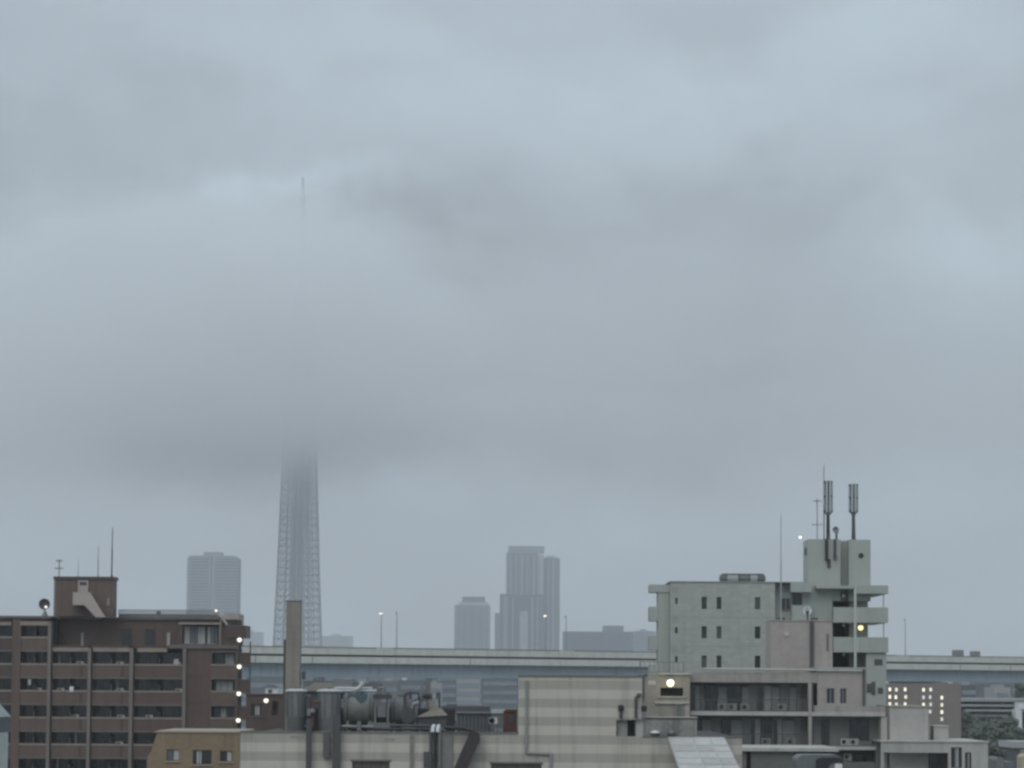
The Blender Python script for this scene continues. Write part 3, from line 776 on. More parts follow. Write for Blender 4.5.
# top storey of the right-hand part
MB().box(bx(168), bx(237.6), BY-.3, BY+1, bz(648), bz(644.4)).build('roof_slab', br_soffit, flats)
wall_holes(MB(), (bx(180,640), bx(220,640)), (bz(644.4), RF), BY+.2, .3, [(bx(181.5,640), bx(218,640), bz(643.4), bz(624))]).build('top_wall', br_tile, flats)
MB().box(bx(180.2,640), bx(236,640), BY+1.3, BY+5, bz(647.5), RF-.1).build('inner_wall', br_back, flats)
MB().box(bx(178.5,640), bx(220.5,640), BY-.15, BY+.6, bz(624), bz(622)).build('lintel', br_cap, flats)
MB().box(bx(219.3,640), bx(221.3,640), BY-.1, BY+.5, bz(644.3), bz(619)).build('pillar', br_pillar, flats)
for q, (a, b_) in enumerate(((183, 193), (194, 204), (206, 216))):
    window(flats, bx(a,640), bx(b_,640), bz(643.3), bz(626), BY+.85, alu, pale_glass, 1, cur=((.05,.5,curtain_m),(.3,.95,curtain_m),(.0,.3,curtain_m))[q])
MB().box(bx(221.4,640), bx(237.5,640), BY+.1, BY+5, bz(644.3), bz(625.8)).build('end_wall', br_dark, flats)
MB().box(bx(226,640), bx(246,640), BY-.1, BY+4, bz(637), bz(625.6)).build('corridor_parapet', br_dark, flats)
MB().box(bx(226,640), bx(246.2,640), BY-.15, BY+4.1, bz(625.6), bz(624.7)).build('coping', br_soffit, flats)
# roof edge
MB().box(bx(-60,618), bx(51.9,618), BY-.2, BY+14, RF-.15, RF+.12).build('roof_slab', br_soffit, flats)
MB().box(bx(51.92,618), bx(179.9,618), BY+2.9, BY+14, RF-.15, RF+.12).build('roof_slab', br_tile, flats)
MB().box(bx(179.92,618), bx(220,618), BY-.2, BY+5.2, RF-.15, RF+.12).build('roof_slab', br_soffit, flats)
MB().box(bx(53,618), bx(97,618), BY+2.6, BY+2.88, RF-.1, RF+.22).build('coping', br_cap, flats)
# open access corridor at the right-hand end
for k in range(7):
    t_ = 652.5 + 26.9*k
    c = MB().box(bx(237.6), bx(249.3), BY+.2, BY+.5, bz(t_+12), bz(t_)).build('corridor_parapet', br_dark, flats)
    MB().box(bx(237.6), bx(246), BY+.1, BY+4.5, bz(t_+12)-.18, bz(t_+12)).build('corridor_slab', br_soffit, flats)
    MB().box(bx(237.6), bx(249.6), BY+.12, BY+.58, bz(t_), bz(t_-.8)).build('coping', br_soffit, flats)
MB().box(bx(244.7), bx(245.7), BY+4., BY+4.45, 0, bz(640)).build('corridor_post', br_soffit, flats)
# balconies, bay by bay
bays = [(-40, 11.5), (20, 47.2), (52, 87.6), (91.6, 129.4), (133.8, 182.8)]
rnd = random.Random(4); dull_curtain = mat('dull_curtain', (.13,.13,.125), .9, .2)
bwins = []
for bi, (p0, p1) in enumerate(bays):
    top = -1 if bi < 2 else 0
    for k in range(top, 8):
        t_ = 664 + 26.7*k
        if bz(t_+13) < 1: continue
        o = MB().box(bx(p0), bx(p1), BY, BY+.2, bz(t_+13.2), bz(t_+1.6)).build('balcony', br_dark if bi == 0 else br_tile if bi != 4 else br_maroon, flats)  # leftmost bay in dark tile: its recess shade put into the colour
        MB().box(bx(p0), bx(p1), BY-.06, BY+.26, bz(t_+1.6), bz(t_-.2)).build('coping', br_cap, o)
        MB().box(bx(p0)+.01, bx(p1)-.01, BY-.02, BY+1.6, bz(t_+15), bz(t_+13.2)).build('slab', br_soffit, o)
        if p1 - p0 > 30 and bi in (2, 3):
            q = p0 + .77*(p1-p0)
            MB().box(bx(q), bx(q+2.6), BY-.03, BY, bz(t_+13.1), bz(t_+1.3)).build('drain_gap', br_dark, o)
        if k < 5:
            n = 2
            wd = (p1-p0)/n
            for j in range(n):
                a = bx(p0 + wd*j + .08*wd); b_ = bx(p0 + wd*(j+1) - .12*wd)
                cur = rnd.choice([None, None, None, (.05,.3,dull_curtain), (.6,.95,dull_curtain), (.1,.25,curtain_m)])
                window(flats, a, b_, bz(t_+13), bz(t_-11) + .1, BY+1.48, alu_dark, dark_glass, 1, cur=cur, name='sliding_window', inset=0)
            # partition between balconies and rail
            MB().box(bx((p0+p1)/2)-.03, bx((p0+p1)/2)+.03, BY+.25, BY+1.55, bz(t_+13), bz(t_-6)).build('partition', br_soffit, flats)
    if bi >= 2:
        e = (52.6, 90) if bi == 2 else (93, 130) if bi == 3 else (137.5, 167)
        MB().box(bx(e[0],650), bx(e[1],650), BY-.1, BY+1.6, bz(651.8), bz(648)).build('balcony_roof', br_cap, flats)
        MB().box(bx(p0,650), bx(p1,650), BY+.15, BY+3.2, bz(648.2), bz(645.6)).build('roof_slab', br_dark, flats)
    elif bi == 1:
        MB().box(bx(20.5,625), bx(48.5,625), BY-.1, BY+1.6, bz(626), bz(622)).build('balcony_roof', br_cap, flats)
        MB().box(bx(20.5,625), bx(48.5,625), BY+.1, BY+1.6, bz(622), RF-.16).build('fascia', br_dark, flats)
    else:
        MB().box(bx(-40,625), bx(11.4,625), BY-.1, BY+1.6, bz(626), bz(623)).build('balcony_roof', br_cap, flats)
        MB().box(bx(-40,625), bx(11.4,625), BY+.1, BY+1.6, bz(623), RF-.16).build('fascia', br_dark, flats)
for px, wd, top in ((49.2, 3.2, 622), (89.4, 3.0, 648), (131.4, 3.4, 648), (184.4, 3.2, 648)):
    MB().box(bx(px-wd/2), bx(px+wd/2), BY-.35, BY+.9, 0, bz(top)).build('pillar', br_pillar, flats)
MB().box(bx(11.6), bx(19.9), BY-.08, BY+1.5, 0, RF-.16).build('pier_wall', br_tile, flats)
# set-back top storey: door leaf, vents, sloping parapets
window(flats, bx(75.2,640), bx(78.2,640), bz(646), bz(632), BY+3.08, alu, curtain_m, 0, inset=0)
window(flats, bx(162.3,640), bx(165.8,640), bz(646), bz(631.5), BY+3.08, alu, curtain_m, 0, inset=0)
window(flats, bx(116,640), bx(126,640), bz(645), bz(628), BY+3.08, alu_dark, dark_glass, 1, inset=0)
window(flats, bx(140,640), bx(150,640), bz(645), bz(628), BY+3.08, alu_dark, dark_glass, 1, inset=0)
# roof house with the outside stair
PX0, PX1 = bx(53.3,600), bx(112.8,600); PT = bz(576.6); PB_ = RF+.12
MB().box(PX0, PX1, BY+.4, BY+2.4, PB_, PT-.35).build('roof_house', br_tile, flats)
MB().box(PX0-.1, PX1+.1, BY+.3, BY+2.7, PT-.35, PT).build('roof_house_coping', br_dark, flats)
MB().box(PX0-.03, PX0+.2, BY+.36, BY+.4, PB_, PT-.36).build('downpipe', br_pillar, flats)
st = MB().prism([(bx(74.5,600),bz(605.6)),(bx(86,600),bz(605.6)),(bx(97.5,600),bz(617.6)),(bx(107,600),bz(617.6)),(bx(91.5,600),bz(592.8)),(bx(87,600),bz(592.8)),(bx(83.5,600),bz(592.8)),(bx(74.5,600),bz(592.8))], BY-.9, BY-.75).build('stair_parapet', pinkish, flats)
MB().prism([(bx(74.5,600),bz(605.6)),(bx(86,600),bz(605.6)),(bx(97.5,600),bz(617.6)),(bx(107,600),bz(617.6)),(bx(106,600),bz(616)),(bx(88,600),bz(603)),(bx(74.5,600),bz(603))], BY-.75, BY+.4).build('stair_flight', br_soffit, st)
wall_holes(MB(), (bx(77.3,590), bx(87.5,590)), (bz(593), bz(580.5)), BY+.3, .1, [(bx(79,590), bx(86,590), bz(585.5), bz(582))]).build('door_surround', pinkish, flats)
MB().box(bx(79,590), bx(86,590), BY+.37, BY+.4, bz(585.5), bz(582)).build('louvre', galv_dark, flats)
MB().box(bx(71.5,612), bx(90,612), BY+.385, BY+.4, PB_, bz(606)).build('under_stair_shade', br_dark, flats)  # thin dark sheet painting the shadow beneath the landing
MB().box(bx(106.6,600), bx(109,600), BY+.3, BY+.4, bz(605.5), bz(598)).build('hatch', br_cap, flats)
# roof railing with upright slats
rl = MB(); wall_holes(rl, (bx(113.5,615), bx(214,615)), (RF+.12, RF+.12+.85), BY+3, .05,
     [(bx(113.5+2.1*k+1.1,615), bx(113.5+2.1*k+2.1,615), RF+.2, RF+.90) for k in range(47)])
rl.build('roof_railing', galv, flats)
MB().box(bx(150,613), bx(154,613), BY+4, BY+5, RF+.12, bz(609.5)).build('vent_box', galv_dark, flats)
MB().box(bx(113.4,615), bx(213.9,615), BY+3.4, BY+8, RF+.12, RF+.5).build('plinth', mid_grey, flats)
MB().prism([(bx(221,618), bz(625.6)), (bx(235,618), bz(625.6)), (bx(235,618), bz(612)), (bx(221,618), bz(611))], BY+3, BY+8).build('stair_house', pinkish, flats)
MB().tube((bx(215.5,612), BY+1, bz(610.5)), (bx(226,612), BY+1, bz(624.2)), .16, n=8).build('sloping_handrail', pinkish, flats)
lampglobe('roof_lamp', 'pink glowing lamp on the top of the sloping handrail of the brown flats', (bx(215,610), BY+.9, bz(609.8)), .15, lamp_pink, galv)
for k, (px, py) in enumerate(((239.6,639.2),(239.4,666),(239,693),(238.4,719.6))):
    lampglobe('corridor_lamp', ('topmost', 'second from top', 'third from top', 'lowest')[k] + ' of the four white lamps down the right end of the brown flats', (bx(px,py), BY-.15, bz(py)), .24, lamp_white, galv, 'corridor lamps of the brown flats')

# things left out on the balconies
fl_n = ('topmost', 'second', 'third', 'fourth', 'fifth'); bay_n = ('', 'first full', 'second', 'third', 'fourth')
for bi, k, q in ((2,0,.74),(3,0,.70),(3,1,.72),(3,2,.75),(4,0,.85),(2,1,.2),(4,2,.3),(3,3,.72),(2,2,.62),(1,1,.6),(4,1,.9)):
    p0, p1 = bays[bi]
    aircon((bx(p0+q*(p1-p0)), BY+1.0, bz(664+26.7*k)-.42), 'pale outdoor unit on the %s row, %s bay from left, of the brown flats' % (fl_n[k], bay_n[bi]), 'outdoor units on the brown flats', ac_m, galv_dark, .8, .62)
for px, py, wd, lab, cm_ in ((71.7, 689.8, .42, 'bright white towel hung over a balcony wall of the brown flats', white_m), (29.5, 683, .3, 'pale cloth hanging high in the first full bay of the brown flats', curtain_m), (176, 662, .5, 'pale bedding hung at the right end of the fourth bay of the brown flats', curtain_m)):
    x, z = bx(px), bz(py); m_ = MB(); vs = []
    n = 8
    for i in range(n+1):
        xx = x + wd*(i/n-.5); yy = BY-.09-.02*math.sin(i*1.7)
        vs += [(xx, yy+.30, z+.30), (xx, yy+.02, z+.34), (xx, yy, z-.12-.05*math.sin(i)), (xx, yy+.03, z-.28)]
    m_.add(vs, [(4*i+j, 4*i+4+j, 4*i+5+j, 4*i+1+j) for i in range(n) for j in range(3)])
    tag(m_.build('laundry', cm_), lab, 'laundry', 'washing on the brown flats')
# aerials and dish on the roof
rod('lightning_rod', 'tallest lightning rod at the right on the brown roof house', bx(109.3,560), BY+1.6, PT, bz(526), .075, galv_dark, 'lightning rod')
rod('lightning_rod', 'middle-height lightning rod on the brown roof house', bx(95,560), BY+1.9, PT, bz(544), .06, pole_m, 'lightning rod')
rod('lightning_rod', 'shortest faint rod on the brown roof house right of the TV aerial', bx(74.5,565), BY+2.1, PT, bz(558.5), .04, pole_m, 'lightning rod')
yagi('small TV aerial with two crossbars at the left on the brown roof house', bx(56.6,565), BY+1.4, PT, bz(559), galv_dark, ((bz(568),.9),(bz(560.5),.7)), .05)
dx, dz, dy = bx(40.8,604), bz(604), BY+2
ds = thing('satellite_dish', 'dark round satellite dish on a short stand left of the brown roof house', 'satellite dish', (dx, dy, RF+.12))
MB().lathe((dx, dy-.1, dz), [(.04,.12),(.25,.10),(.45,.03),(.60,-.09),(.62,-.09),(.62,-.06),(.46,.07),(.25,.14),(.04,.16)], 24, axis='y').build('dish', galv_dark, ds, smooth=True)
MB().path([(dx, dy+.1, RF+.12), (dx, dy+.1, dz), (dx, dy-.05, dz)], .06).build('post', galv, ds)
MB().lathe((dx, dy+.1, RF+.12), [(.42,0),(.38,.06),(.12,.6),(.07,.62)], 12).build('foot', galv, ds)
fa_ = MB(); fa_.path([(dx+.1,dy-.1,dz-.4),(dx+.3,dy-.7,dz-.35)], .03).build('feed_arm', galv, ds)
lampglobe('roof_lamp', 'small bright pinkish lamp on the roof beside the satellite dish', (bx(45,607.5), BY+.5, bz(607.3)), .15, lamp_pink, galv)

# ------------------------------------------------------------------ dark brick stair block right of the flats
DY = 225.; ZPX = 262
sb = thing('brick_stair_block', 'dark reddish brick block with a lit lamp, between the brown flats and the cooling towers', 'building', (X(262,DY,715), DY, 0))
wall_holes(MB(), (X(246,DY,715), X(284,DY,715)), (0, Z(695,DY)), DY, .3, [hole(251, 704, 262, 716, DY), hole(272, 701, 278, 715, DY)]).build('wall', br_dark, sb)
MB().box(X(246.4,DY,715), X(283.7,DY,715), DY+1, DY+9, 0, Z(695.5,DY)).build('inner_wall', br_dark, sb)
MB().box(X(245.3,DY,715), X(284.6,DY,715), DY-.15, DY+9.2, Z(695,DY), Z(693.8,DY)).build('coping', br_dark, sb)
pwin(sb, 252, 704.5, 261.5, 715.7, DY, alu_dark, dark_glass, cur=(.3,.75,curtain_m), inset=.3)
MB().box(X(251,DY,715), X(262.5,DY,715), DY-.1, DY+.3, Z(717,DY), Z(716,DY)).build('sill', br_soffit, sb)
lampglobe('wall_lamp', 'round cream lit lamp high on the dark reddish brick block', (X(266.3,DY,700), DY-.2, Z(700.6,DY)), .23, lamp_white, galv)

# ------------------------------------------------------------------ tan building in front
NY = 185.; ZPX = 195
tan = mat('tan_render', (.245,.18,.112), .8, .2, scale=.35, streak=.2, bump=.15)
tan_cap = mat('tan_coping', (.36,.31,.24), .75, .12)
tb = thing('tan_building', 'yellowish tan rendered building with three windows, in front of the brown flats', 'building', (X(195,NY,750), NY, 0))
nx = lambda px, py=750: X(px, NY, py)
hs = [hole(166.5,749.5,179.5,761,NY), hole(192.8,750,211.5,764.5,NY), hole(220,750.5,232,761.5,NY)]
wall_holes(MB(), (nx(156), nx(240)), (0, Z(732.5,NY)), NY, .25, hs).build('wall', tan, tb)
MB().box(nx(156.3), nx(239.7), NY+.8, NY+10, 0, Z(732.7,NY)).build('inner_wall', dim_grey, tb)
MB().box(nx(155.5), nx(240.4), NY-.1, NY+10.2, Z(732.5,NY), Z(731,NY)).build('coping', tan_cap, tb)
MB().prism([(nx(147), 0), (nx(155.98), 0), (nx(155.98), Z(735,NY)), (nx(151), Z(752,NY)), (nx(147), Z(757,NY))], NY+.05, NY+8).build('low_wing', tan, tb)
window(tb, *hs[0], NY, alu_dark, pale_glass, 1, cur=(.55,.95,curtain_m))
window(tb, *hs[1], NY, alu_dark, dark_glass, 2, cur=(.2,.45,curtain_m))
window(tb, *hs[2], NY, alu_dark, dark_glass, 1, cur=(.6,.95,curtain_m))
for h_ in hs: MB().box(h_[0]-.12, h_[1]+.12, NY-.12, NY+.1, h_[2]-.1, h_[2]).build('sill', tan_cap, tb)
# pale gable at the corner
GY = 110.; ZPX = 4
gx = lambda px: X(px, GY, 740)
gb = thing('gabled_house', 'pale green grey gable end of a house at the lower left corner', 'house', (gx(-12), GY, 0))
gw = mat('pale_gable_render', (.50,.53,.50), .8, .15, streak=.2)
MB().box(gx(-40), gx(-5.5), GY, GY+3, 0, Z(733,GY)).build('wall', gw, gb)
MB().prism([(gx(-40), Z(733,GY)+.002), (gx(-5), Z(733,GY)+.002), (gx(-5), Z(717.5,GY)), (gx(-40), Z(717.5,GY))], GY-.1, GY+3.1).build('dark_fascia', mat('slate_fascia', (.10,.12,.13), .6, .15), gb)
MB().prism([(gx(-40), Z(717.4,GY)), (gx(-4), Z(717.4,GY)), (gx(-17), Z(703,GY)), (gx(-40), Z(703,GY))], GY-.25, GY+3.2).build('roof', mat('grey_sheet_roof', (.30,.33,.33), .6, .15), gb)
# ------------------------------------------------------------------ pale green flats, right
GRY = 218.; ZPX = 765
pg = mat('pale_green_render', (.385,.415,.38), .8, .06, scale=.25, streak=.10, bump=.1)
pg_side = mat('pale_green_joint', (.34,.36,.33), .8, .12, scale=.3)
pg_t = tile_mat('pale_green_tile', (.385,.415,.38), (.9,.9,.9), .6, .3, .012, .7, .06, .12)
gf = thing('pale_green_flats', 'pale green block of flats with a stepped left edge and a lift tower', 'apartment building', (X(765,GRY,640), GRY, 0))
gx_ = lambda px, py=630: X(px, GRY, py)
gz = lambda py: Z(py, GRY)
gt = lambda px, py=560: X(px, GRY+1.2, py)      # the lift tower stands a little back
g3 = lambda px, py=500: X(px, GRY+3, py)
# main face with window openings
hs = []; wl = []
for k in range(6):
    dy = 29.3*k
    if 597+dy > 770: break
    for p0, p1, c in ((675, 677.7, 0), (701.5, 706.8, 1), (716.6, 721.5, 1), (754.8, 760.4, 1)):
        a = hole(p0, 597.2+dy if c else 598.3+dy, p1, 609.4+dy if c else 604.6+dy, GRY)
        a = (gx_(p0), gx_(p1), a[2], a[3])
        hs.append(a); wl.append(a)
wall_holes(MB(), (gx_(670), gx_(775)), (0, gz(582.5)), GRY, .3, hs).build('wall', pg_t, gf)
MB().box(gx_(670.5), gx_(774.5), GRY+.7, GRY+12, 0, gz(584)).build('inner_wall', br_back, gf)
for q, a in enumerate(wl): window(gf, *a, GRY, alu_dark, dark_glass if q % 3 else pale_glass, 1 if a[1]-a[0] > .4 else 0, inset=.18)
for k in range(5):
    MB().box(gx_(672), gx_(678.4), GRY-.02, GRY, gz(593.5+29.3*k), gz(587+29.3*k)).build('wall_panel', pg_side, gf)
    MB().box(gx_(670), gx_(775), GRY-.015, GRY, gz(617.6+29.3*k), gz(617.1+29.3*k)).build('joint_line', pg_side, gf)
MB().box(gx_(669.5), gx_(803), GRY-.1, GRY+12.1, gz(582.5), gz(581.6)).build('roof_coping', pg_side, gf)
# stair and balcony column at the left edge
MB().box(gx_(658.4), gx_(669.9), GRY+.5, GRY+3, 0, gz(585.6)).build('stair_column', pg, gf)
MB().box(gx_(650), gx_(669.95), GRY+.4, GRY+3.1, gz(592.6), gz(585)).build('roof_slab', pg, gf)
for k in range(5):
    MB().box(gx_(649.8), gx_(658.3), GRY+.45, GRY+2.9, gz(621.5+29*k), gz(607.3+29*k)).build('end_balcony', pg, gf)
# recess right of the main face
MB().box(gx_(775.02), gx_(803.5), GRY+1.2, GRY+12, 0, gz(583)).build('recess_wall', pg, gf)
MB().box(gx_(790.5), gx_(811.5), GRY-.25, GRY+1.1, gz(592), gz(582.3)).build('canopy_beam', pg, gf)
window(gf, gx_(782), gx_(792), gz(609.5), gz(597.2), GRY+1.05, alu, dark_glass, 1, inset=0)
window(gf, gx_(793.6), gx_(808), gz(604.6), gz(593), GRY+1.05, alu_dark, dark_glass, 2, inset=0)
MB().box(gx_(792), gx_(811), GRY+.2, GRY+1.0, gz(622), gz(605)).build('balcony', pg, gf)
# lift tower on the roof
tz0, tz1 = gz(586), gz(538)
MB().box(gt(808.2,560), gt(840.4,560), GRY+1.2, GRY+5, gz(600), tz1).build('lift_tower', pg, gf)
MB().box(gt(848.8,560), gt(870.6,560), GRY+1.2, GRY+8, gz(600), gz(538.3)).build('lift_tower', pg, gf)
MB().box(gt(840.42,560), gt(848.78,560), GRY+2.4, GRY+7.9, gz(600), gz(538.6)).build('tower_recess', pg_side, gf)
MB().lathe((gt(861,554), GRY+1.17, gz(554.4)), [(.27,0),(.27,.03)], 18, axis='y').build('round_vent', black_m, gf)
MB().box(gt(827.2,560), gt(830.6,560), GRY+1.12, GRY+1.2, gz(567), gz(558)).build('louvre', galv_dark, gf)
MB().box(gt(808.2,550)-.06, gt(808.2,550), GRY+2.2, GRY+3.6, gz(553), gz(546)).build('louvre', galv_dark, gf)
# open corridors on the right
MB().box(gx_(803.6), gx_(834), GRY+1.0, GRY+1.19, gz(690), gz(588)).build('corridor_wall', pg, gf)
MB().box(gx_(853.5), gx_(872.5), GRY+2.8, GRY+12, 0, gz(586)).build('inner_wall', pg, gf)
MB().box(gx_(834), gx_(853.45), GRY+5.8, GRY+12, 0, gz(586)).build('inner_wall', br_back, gf)  # corridor shade put into the near-black wall colour
MB().box(gx_(831), gx_(833.9), GRY+1.2, GRY+5.8, 0, gz(590)).build('side_wall', br_back, gf)  # wall added to keep light out of the corridor, coloured as shade
MB().box(gx_(834), gx_(853.45), GRY+2.7, GRY+5.8, gz(591), gz(588)).build('corridor_ceiling', br_back, gf)  # ceiling colour carries the corridor shade as well
MB().box(gx_(816,590), gx_(854,590), GRY-.3, GRY+2.7, gz(588.2), gz(585.4)).build('canopy', white_m if False else pg, gf)
MB().box(gx_(854.05,590), gx_(888,590), GRY-.2, GRY+9, gz(593), gz(584.8)).build('roof_slab', pg, gf)
for k in range(2):
    t_ = 606.8 + 29.8*k
    MB().box(gx_(833.2), gx_(888), GRY-.15, GRY+.1, gz(t_+15.2), gz(t_)).build('corridor_parapet', pg, gf)
    MB().box(gx_(833.3), gx_(887.9), GRY+.1, GRY+2.8, gz(t_+15.2), gz(t_+13.4)).build('corridor_slab', pg_side, gf)
    MB().box(gx_(872.6), gx_(887.9), GRY+2.8, GRY+9, gz(t_+15.2), gz(t_)).build('end_balcony', pg, gf)
    MB().box(gx_(857), gx_(857.6), GRY-.19, GRY-.15, gz(t_+15), gz(t_+.5)).build('drain_pipe', white_m, gf)
    MB().box(gx_(834), gx_(853.4), GRY+2.82, GRY+5.78, gz(t_+15.2), gz(t_+13.4)).build('corridor_slab', br_back, gf)  # inner slab coloured near-black for the corridor shade
    window(gf, gx_(836), gx_(843), gz(t_+13), gz(t_-10), GRY+5.7, alu_dark, dark_glass, 0, name='door', inset=0)
MB().box(gx_(853.6), gx_(856), GRY-.3, GRY-.16, gz(690), gz(585.5)).build('downpipe', white_m if False else mat('pale_pipe', (.50,.53,.50), .6, .1), gf)
MB().tube((gx_(884), GRY+.2, gz(690)), (gx_(884), GRY+.2, gz(593)), .06, n=8).build('corridor_post', pole_m, gf)
for k in range(3):
    MB().lathe((gx_(844.5), GRY+.6, gz(593.4+29.4*k)-.28), [(.16,0),(.05,.27)], 8).build('corridor_light', mat('unlit_fitting%d' % k, (.5,.52,.5), .5) if k == 0 else bpy.data.materials['unlit_fitting0'], gf)
MB().box(gx_(866.5), gx_(886.3), GRY+.12, GRY+9, 0, gz(652.2)).build('stair_wall', pg, gf)
MB().box(gx_(833.5), gx_(866.4), GRY+1.0, GRY+1.2, 0, gz(668.5)).build('corridor_wall', pg, gf)
MB().box(gx_(874.5,662), gx_(882.5,662), GRY+.08, GRY+.12, gz(664.5), gz(658.5)).build('louvre', galv_dark, gf)
for p0, p1, q0, q1 in ((867,871.5,683,692), (871.6,875.6,681,694.5), (878,883,687,693)):
    MB().box(gx_(p0,688), gx_(p1,688), GRY+.08, GRY+.119, gz(q1), gz(q0)).build('louvre', galv_dark, gf)
lampglobe('corridor_lamp', 'bright yellow lit lamp on the corridor of the pale green flats', (gx_(861.4,627), GRY+.5, gz(627)), .27, lamp_yellow, galv)
lampglobe('roof_lamp', 'small white light at the top left corner of the green lift tower', (gx_(801.6,537), GRY+1.0, gz(536.3)), .11, lamp_mat('lit_small_roof_lamp', (.95,.97,1), 3), galv)

# water tank on the roof
tk = thing('water_tank', 'long dark panelled water tank with rounded ends on the pale green roof', 'water tank', (g3(743,577), GRY+3, gz(581.6)))
tkm = mat('tank_panels', (.13,.14,.14), .45, .35, scale=1.5); tkl = mat('tank_pale_panels', (.34,.36,.36), .5, .2)
zc, r_ = gz(577), (gz(572.2)-gz(581.8))/2
MB().lathe((0, GRY+3.4, zc), [(.12, g3(719.6,577)), (r_*.7, g3(720.2,577)), (r_, g3(722.5,577)), (r_, g3(763,577)), (r_*.7, g3(765.3,577)), (.12, g3(766,577))], 20, axis='x').build('shell', tkm, tk, smooth=False)
for p0, p1 in ((727,738), (750.5,757.5)):
    MB().lathe((0, GRY+3.4, zc), [(r_+.03, g3(p0,577)), (r_+.03, g3(p1,577))], 20, axis='x').build('panel_band', tkl, tk)
for p in (726.5, 739, 749, 759):
    MB().lathe((0, GRY+3.4, zc), [(r_+.07, g3(p,577)), (r_+.07, g3(p+.7,577))], 20, axis='x').build('hoop', galv_dark, tk)
for p in (724, 742, 760):
    MB().box(g3(p,581), g3(p+2,581), GRY+3, GRY+3.8, gz(581.6), zc-r_*.8).build('saddle', galv, tk)
MB().tube((g3(722,574), GRY+3, zc+r_*.9), (g3(764,574), GRY+3, zc+r_*.9), .07, n=6).build('rail_pipe', galv, tk)

# mobile-phone antenna clusters and aerials on the lift tower
am = mat('antenna_panel', (.48,.52,.53), .5, .1)
def cluster(px, pyt, pyb, pybase, label, hw_, mm):
    y = GRY+3; xc = g3(px, 500); zt, zb, z0 = Z(pyt,y), Z(pyb,y), Z(pybase,y)
    a = thing('phone_antenna', label, 'antenna', (xc, y, z0), 'mobile phone antenna clusters')
    MB().lathe((xc,y,z0), [(.3,0),(.3,.06),(.2,.08),(.2,.5),(.15,.55)], 12).build('foot', galv_dark, a)
    MB().tube((xc,y,z0+.5),(xc,y,zt-.1), .19, .13, n=12).build('mast', mm, a)
    for k in range(3):
        t_ = 2*math.pi*k/3 + .5
        for s_ in (-.16, .16):
            xx = xc + math.cos(t_)*hw_*.82 - math.sin(t_)*s_; yy = y + math.sin(t_)*hw_*.82 + math.cos(t_)*s_
            MB().lathe((xx,yy,zb), [(.02,-.05),(.10,0),(.10,zt-zb),(.02,zt-zb+.04)], 8).build('panel_antenna', am, a)
    for zz in (zb+.1, (zt+zb)/2, zt-.12):
        rr = hw_
        MB().lathe((xc,y,zz), [(rr-.07,0),(rr,0),(rr,.09),(rr-.07,.09),(rr-.07,0)], 20).build('ring', galv_dark, a)
        s = MB()
        for k in range(3):
            t_ = 2*math.pi*k/3+.5
            s.tube((xc,y,zz+.04),(xc+math.cos(t_)*(rr-.02), y+math.sin(t_)*(rr-.02), zz+.04), .05, n=6)
        s.build('spoke', galv_dark, a)
    MB().lathe((xc,y,zb-.45), [(.12,0),(hw_*.55,.25),(hw_*.9,.45)], 14).build('cone_bracket', galv, a)
    return a
cluster(828, 480.5, 512, 539, 'left cylindrical antenna cluster on a thick dark mast on the green lift tower', .46, black_m)
cluster(853.4, 483.5, 511.5, 539.5, 'right cylindrical antenna cluster on a grey mast on the green lift tower', .46, galv_dark)
rod('whip_antenna', 'tall thin whip antenna beside the left antenna cluster', X(824,GRY+3.9,500), GRY+3.9, gz(538.2), Z(463,GRY+3.9), .055, galv_dark)
yagi('TV aerial with two short crossbars left of the antenna clusters', X(817.2,GRY+2.5,520), GRY+2.5, gz(538.2), gz(496), pole_m, ((gz(498.5),.8),(gz(522.5),1.05)), .06)
ds = thing('satellite_dish', 'small pale dish on a dark post between the two antenna clusters', 'satellite dish', (X(836.5,GRY+2,540), GRY+2, gz(538.2)))
yy = GRY+2; xx = X(836.4,GRY+2,530)
MB().lathe((xx-.1, yy-.2, gz(528)), [(.03,.10),(.18,.07),(.30,-.03),(.32,-.03),(.32,0),(.19,.12),(.03,.14)], 18, axis='y').build('dish', galv, ds, smooth=True)
MB().tube((xx,yy,gz(538.2)),(xx,yy,gz(525.5)), .11, n=10).build('post', galv_dark, ds)
MB().box(xx-.2, xx+.2, yy-.1, yy+.25, gz(531), gz(529)).build('mount', galv_dark, ds)
cbm = MB().tube((gx_(828,550), GRY+1.0, gz(560)), (gx_(828,550), GRY+1.0, gz(538)), .16, n=8); cbm.build('cable_duct', black_m, gf)
MB().tube((gx_(836.5,550), GRY+1.05, gz(557)), (gx_(836.5,550), GRY+1.05, gz(538)), .13, n=8).build('cable_duct', galv_dark, gf)
MB().box(gx_(835,553), gx_(838,553), GRY+.85, GRY+1.19, gz(558), gz(553.5)).build('junction_box', galv_dark, gf)

# ------------------------------------------------------------------ pinkish grey flats in front
AY = 193.; ZPX = 800
pk_m = mat('pinkish_grey_render', (.385,.345,.32), .8, .12, scale=.3, streak=.15, bump=.1)
gr_m = mat('warm_grey_render', (.36,.335,.305), .8, .15, scale=.3, streak=.25, bump=.1)
gr_l = mat('light_grey_render', (.44,.42,.39), .8, .12, scale=.3, streak=.2, bump=.1)
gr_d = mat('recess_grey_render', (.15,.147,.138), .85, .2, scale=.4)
slab_m = mat('slab_edge_grey', (.46,.445,.415), .75, .12, streak=.2)
ax_ = lambda px, py=710: X(px, AY, py)
az2 = lambda py: Z(py, AY)
af = thing('grey_flats', 'warm grey low block of flats with glazed balconies in front of the pale green flats', 'apartment building', (ax_(790), AY, 0))
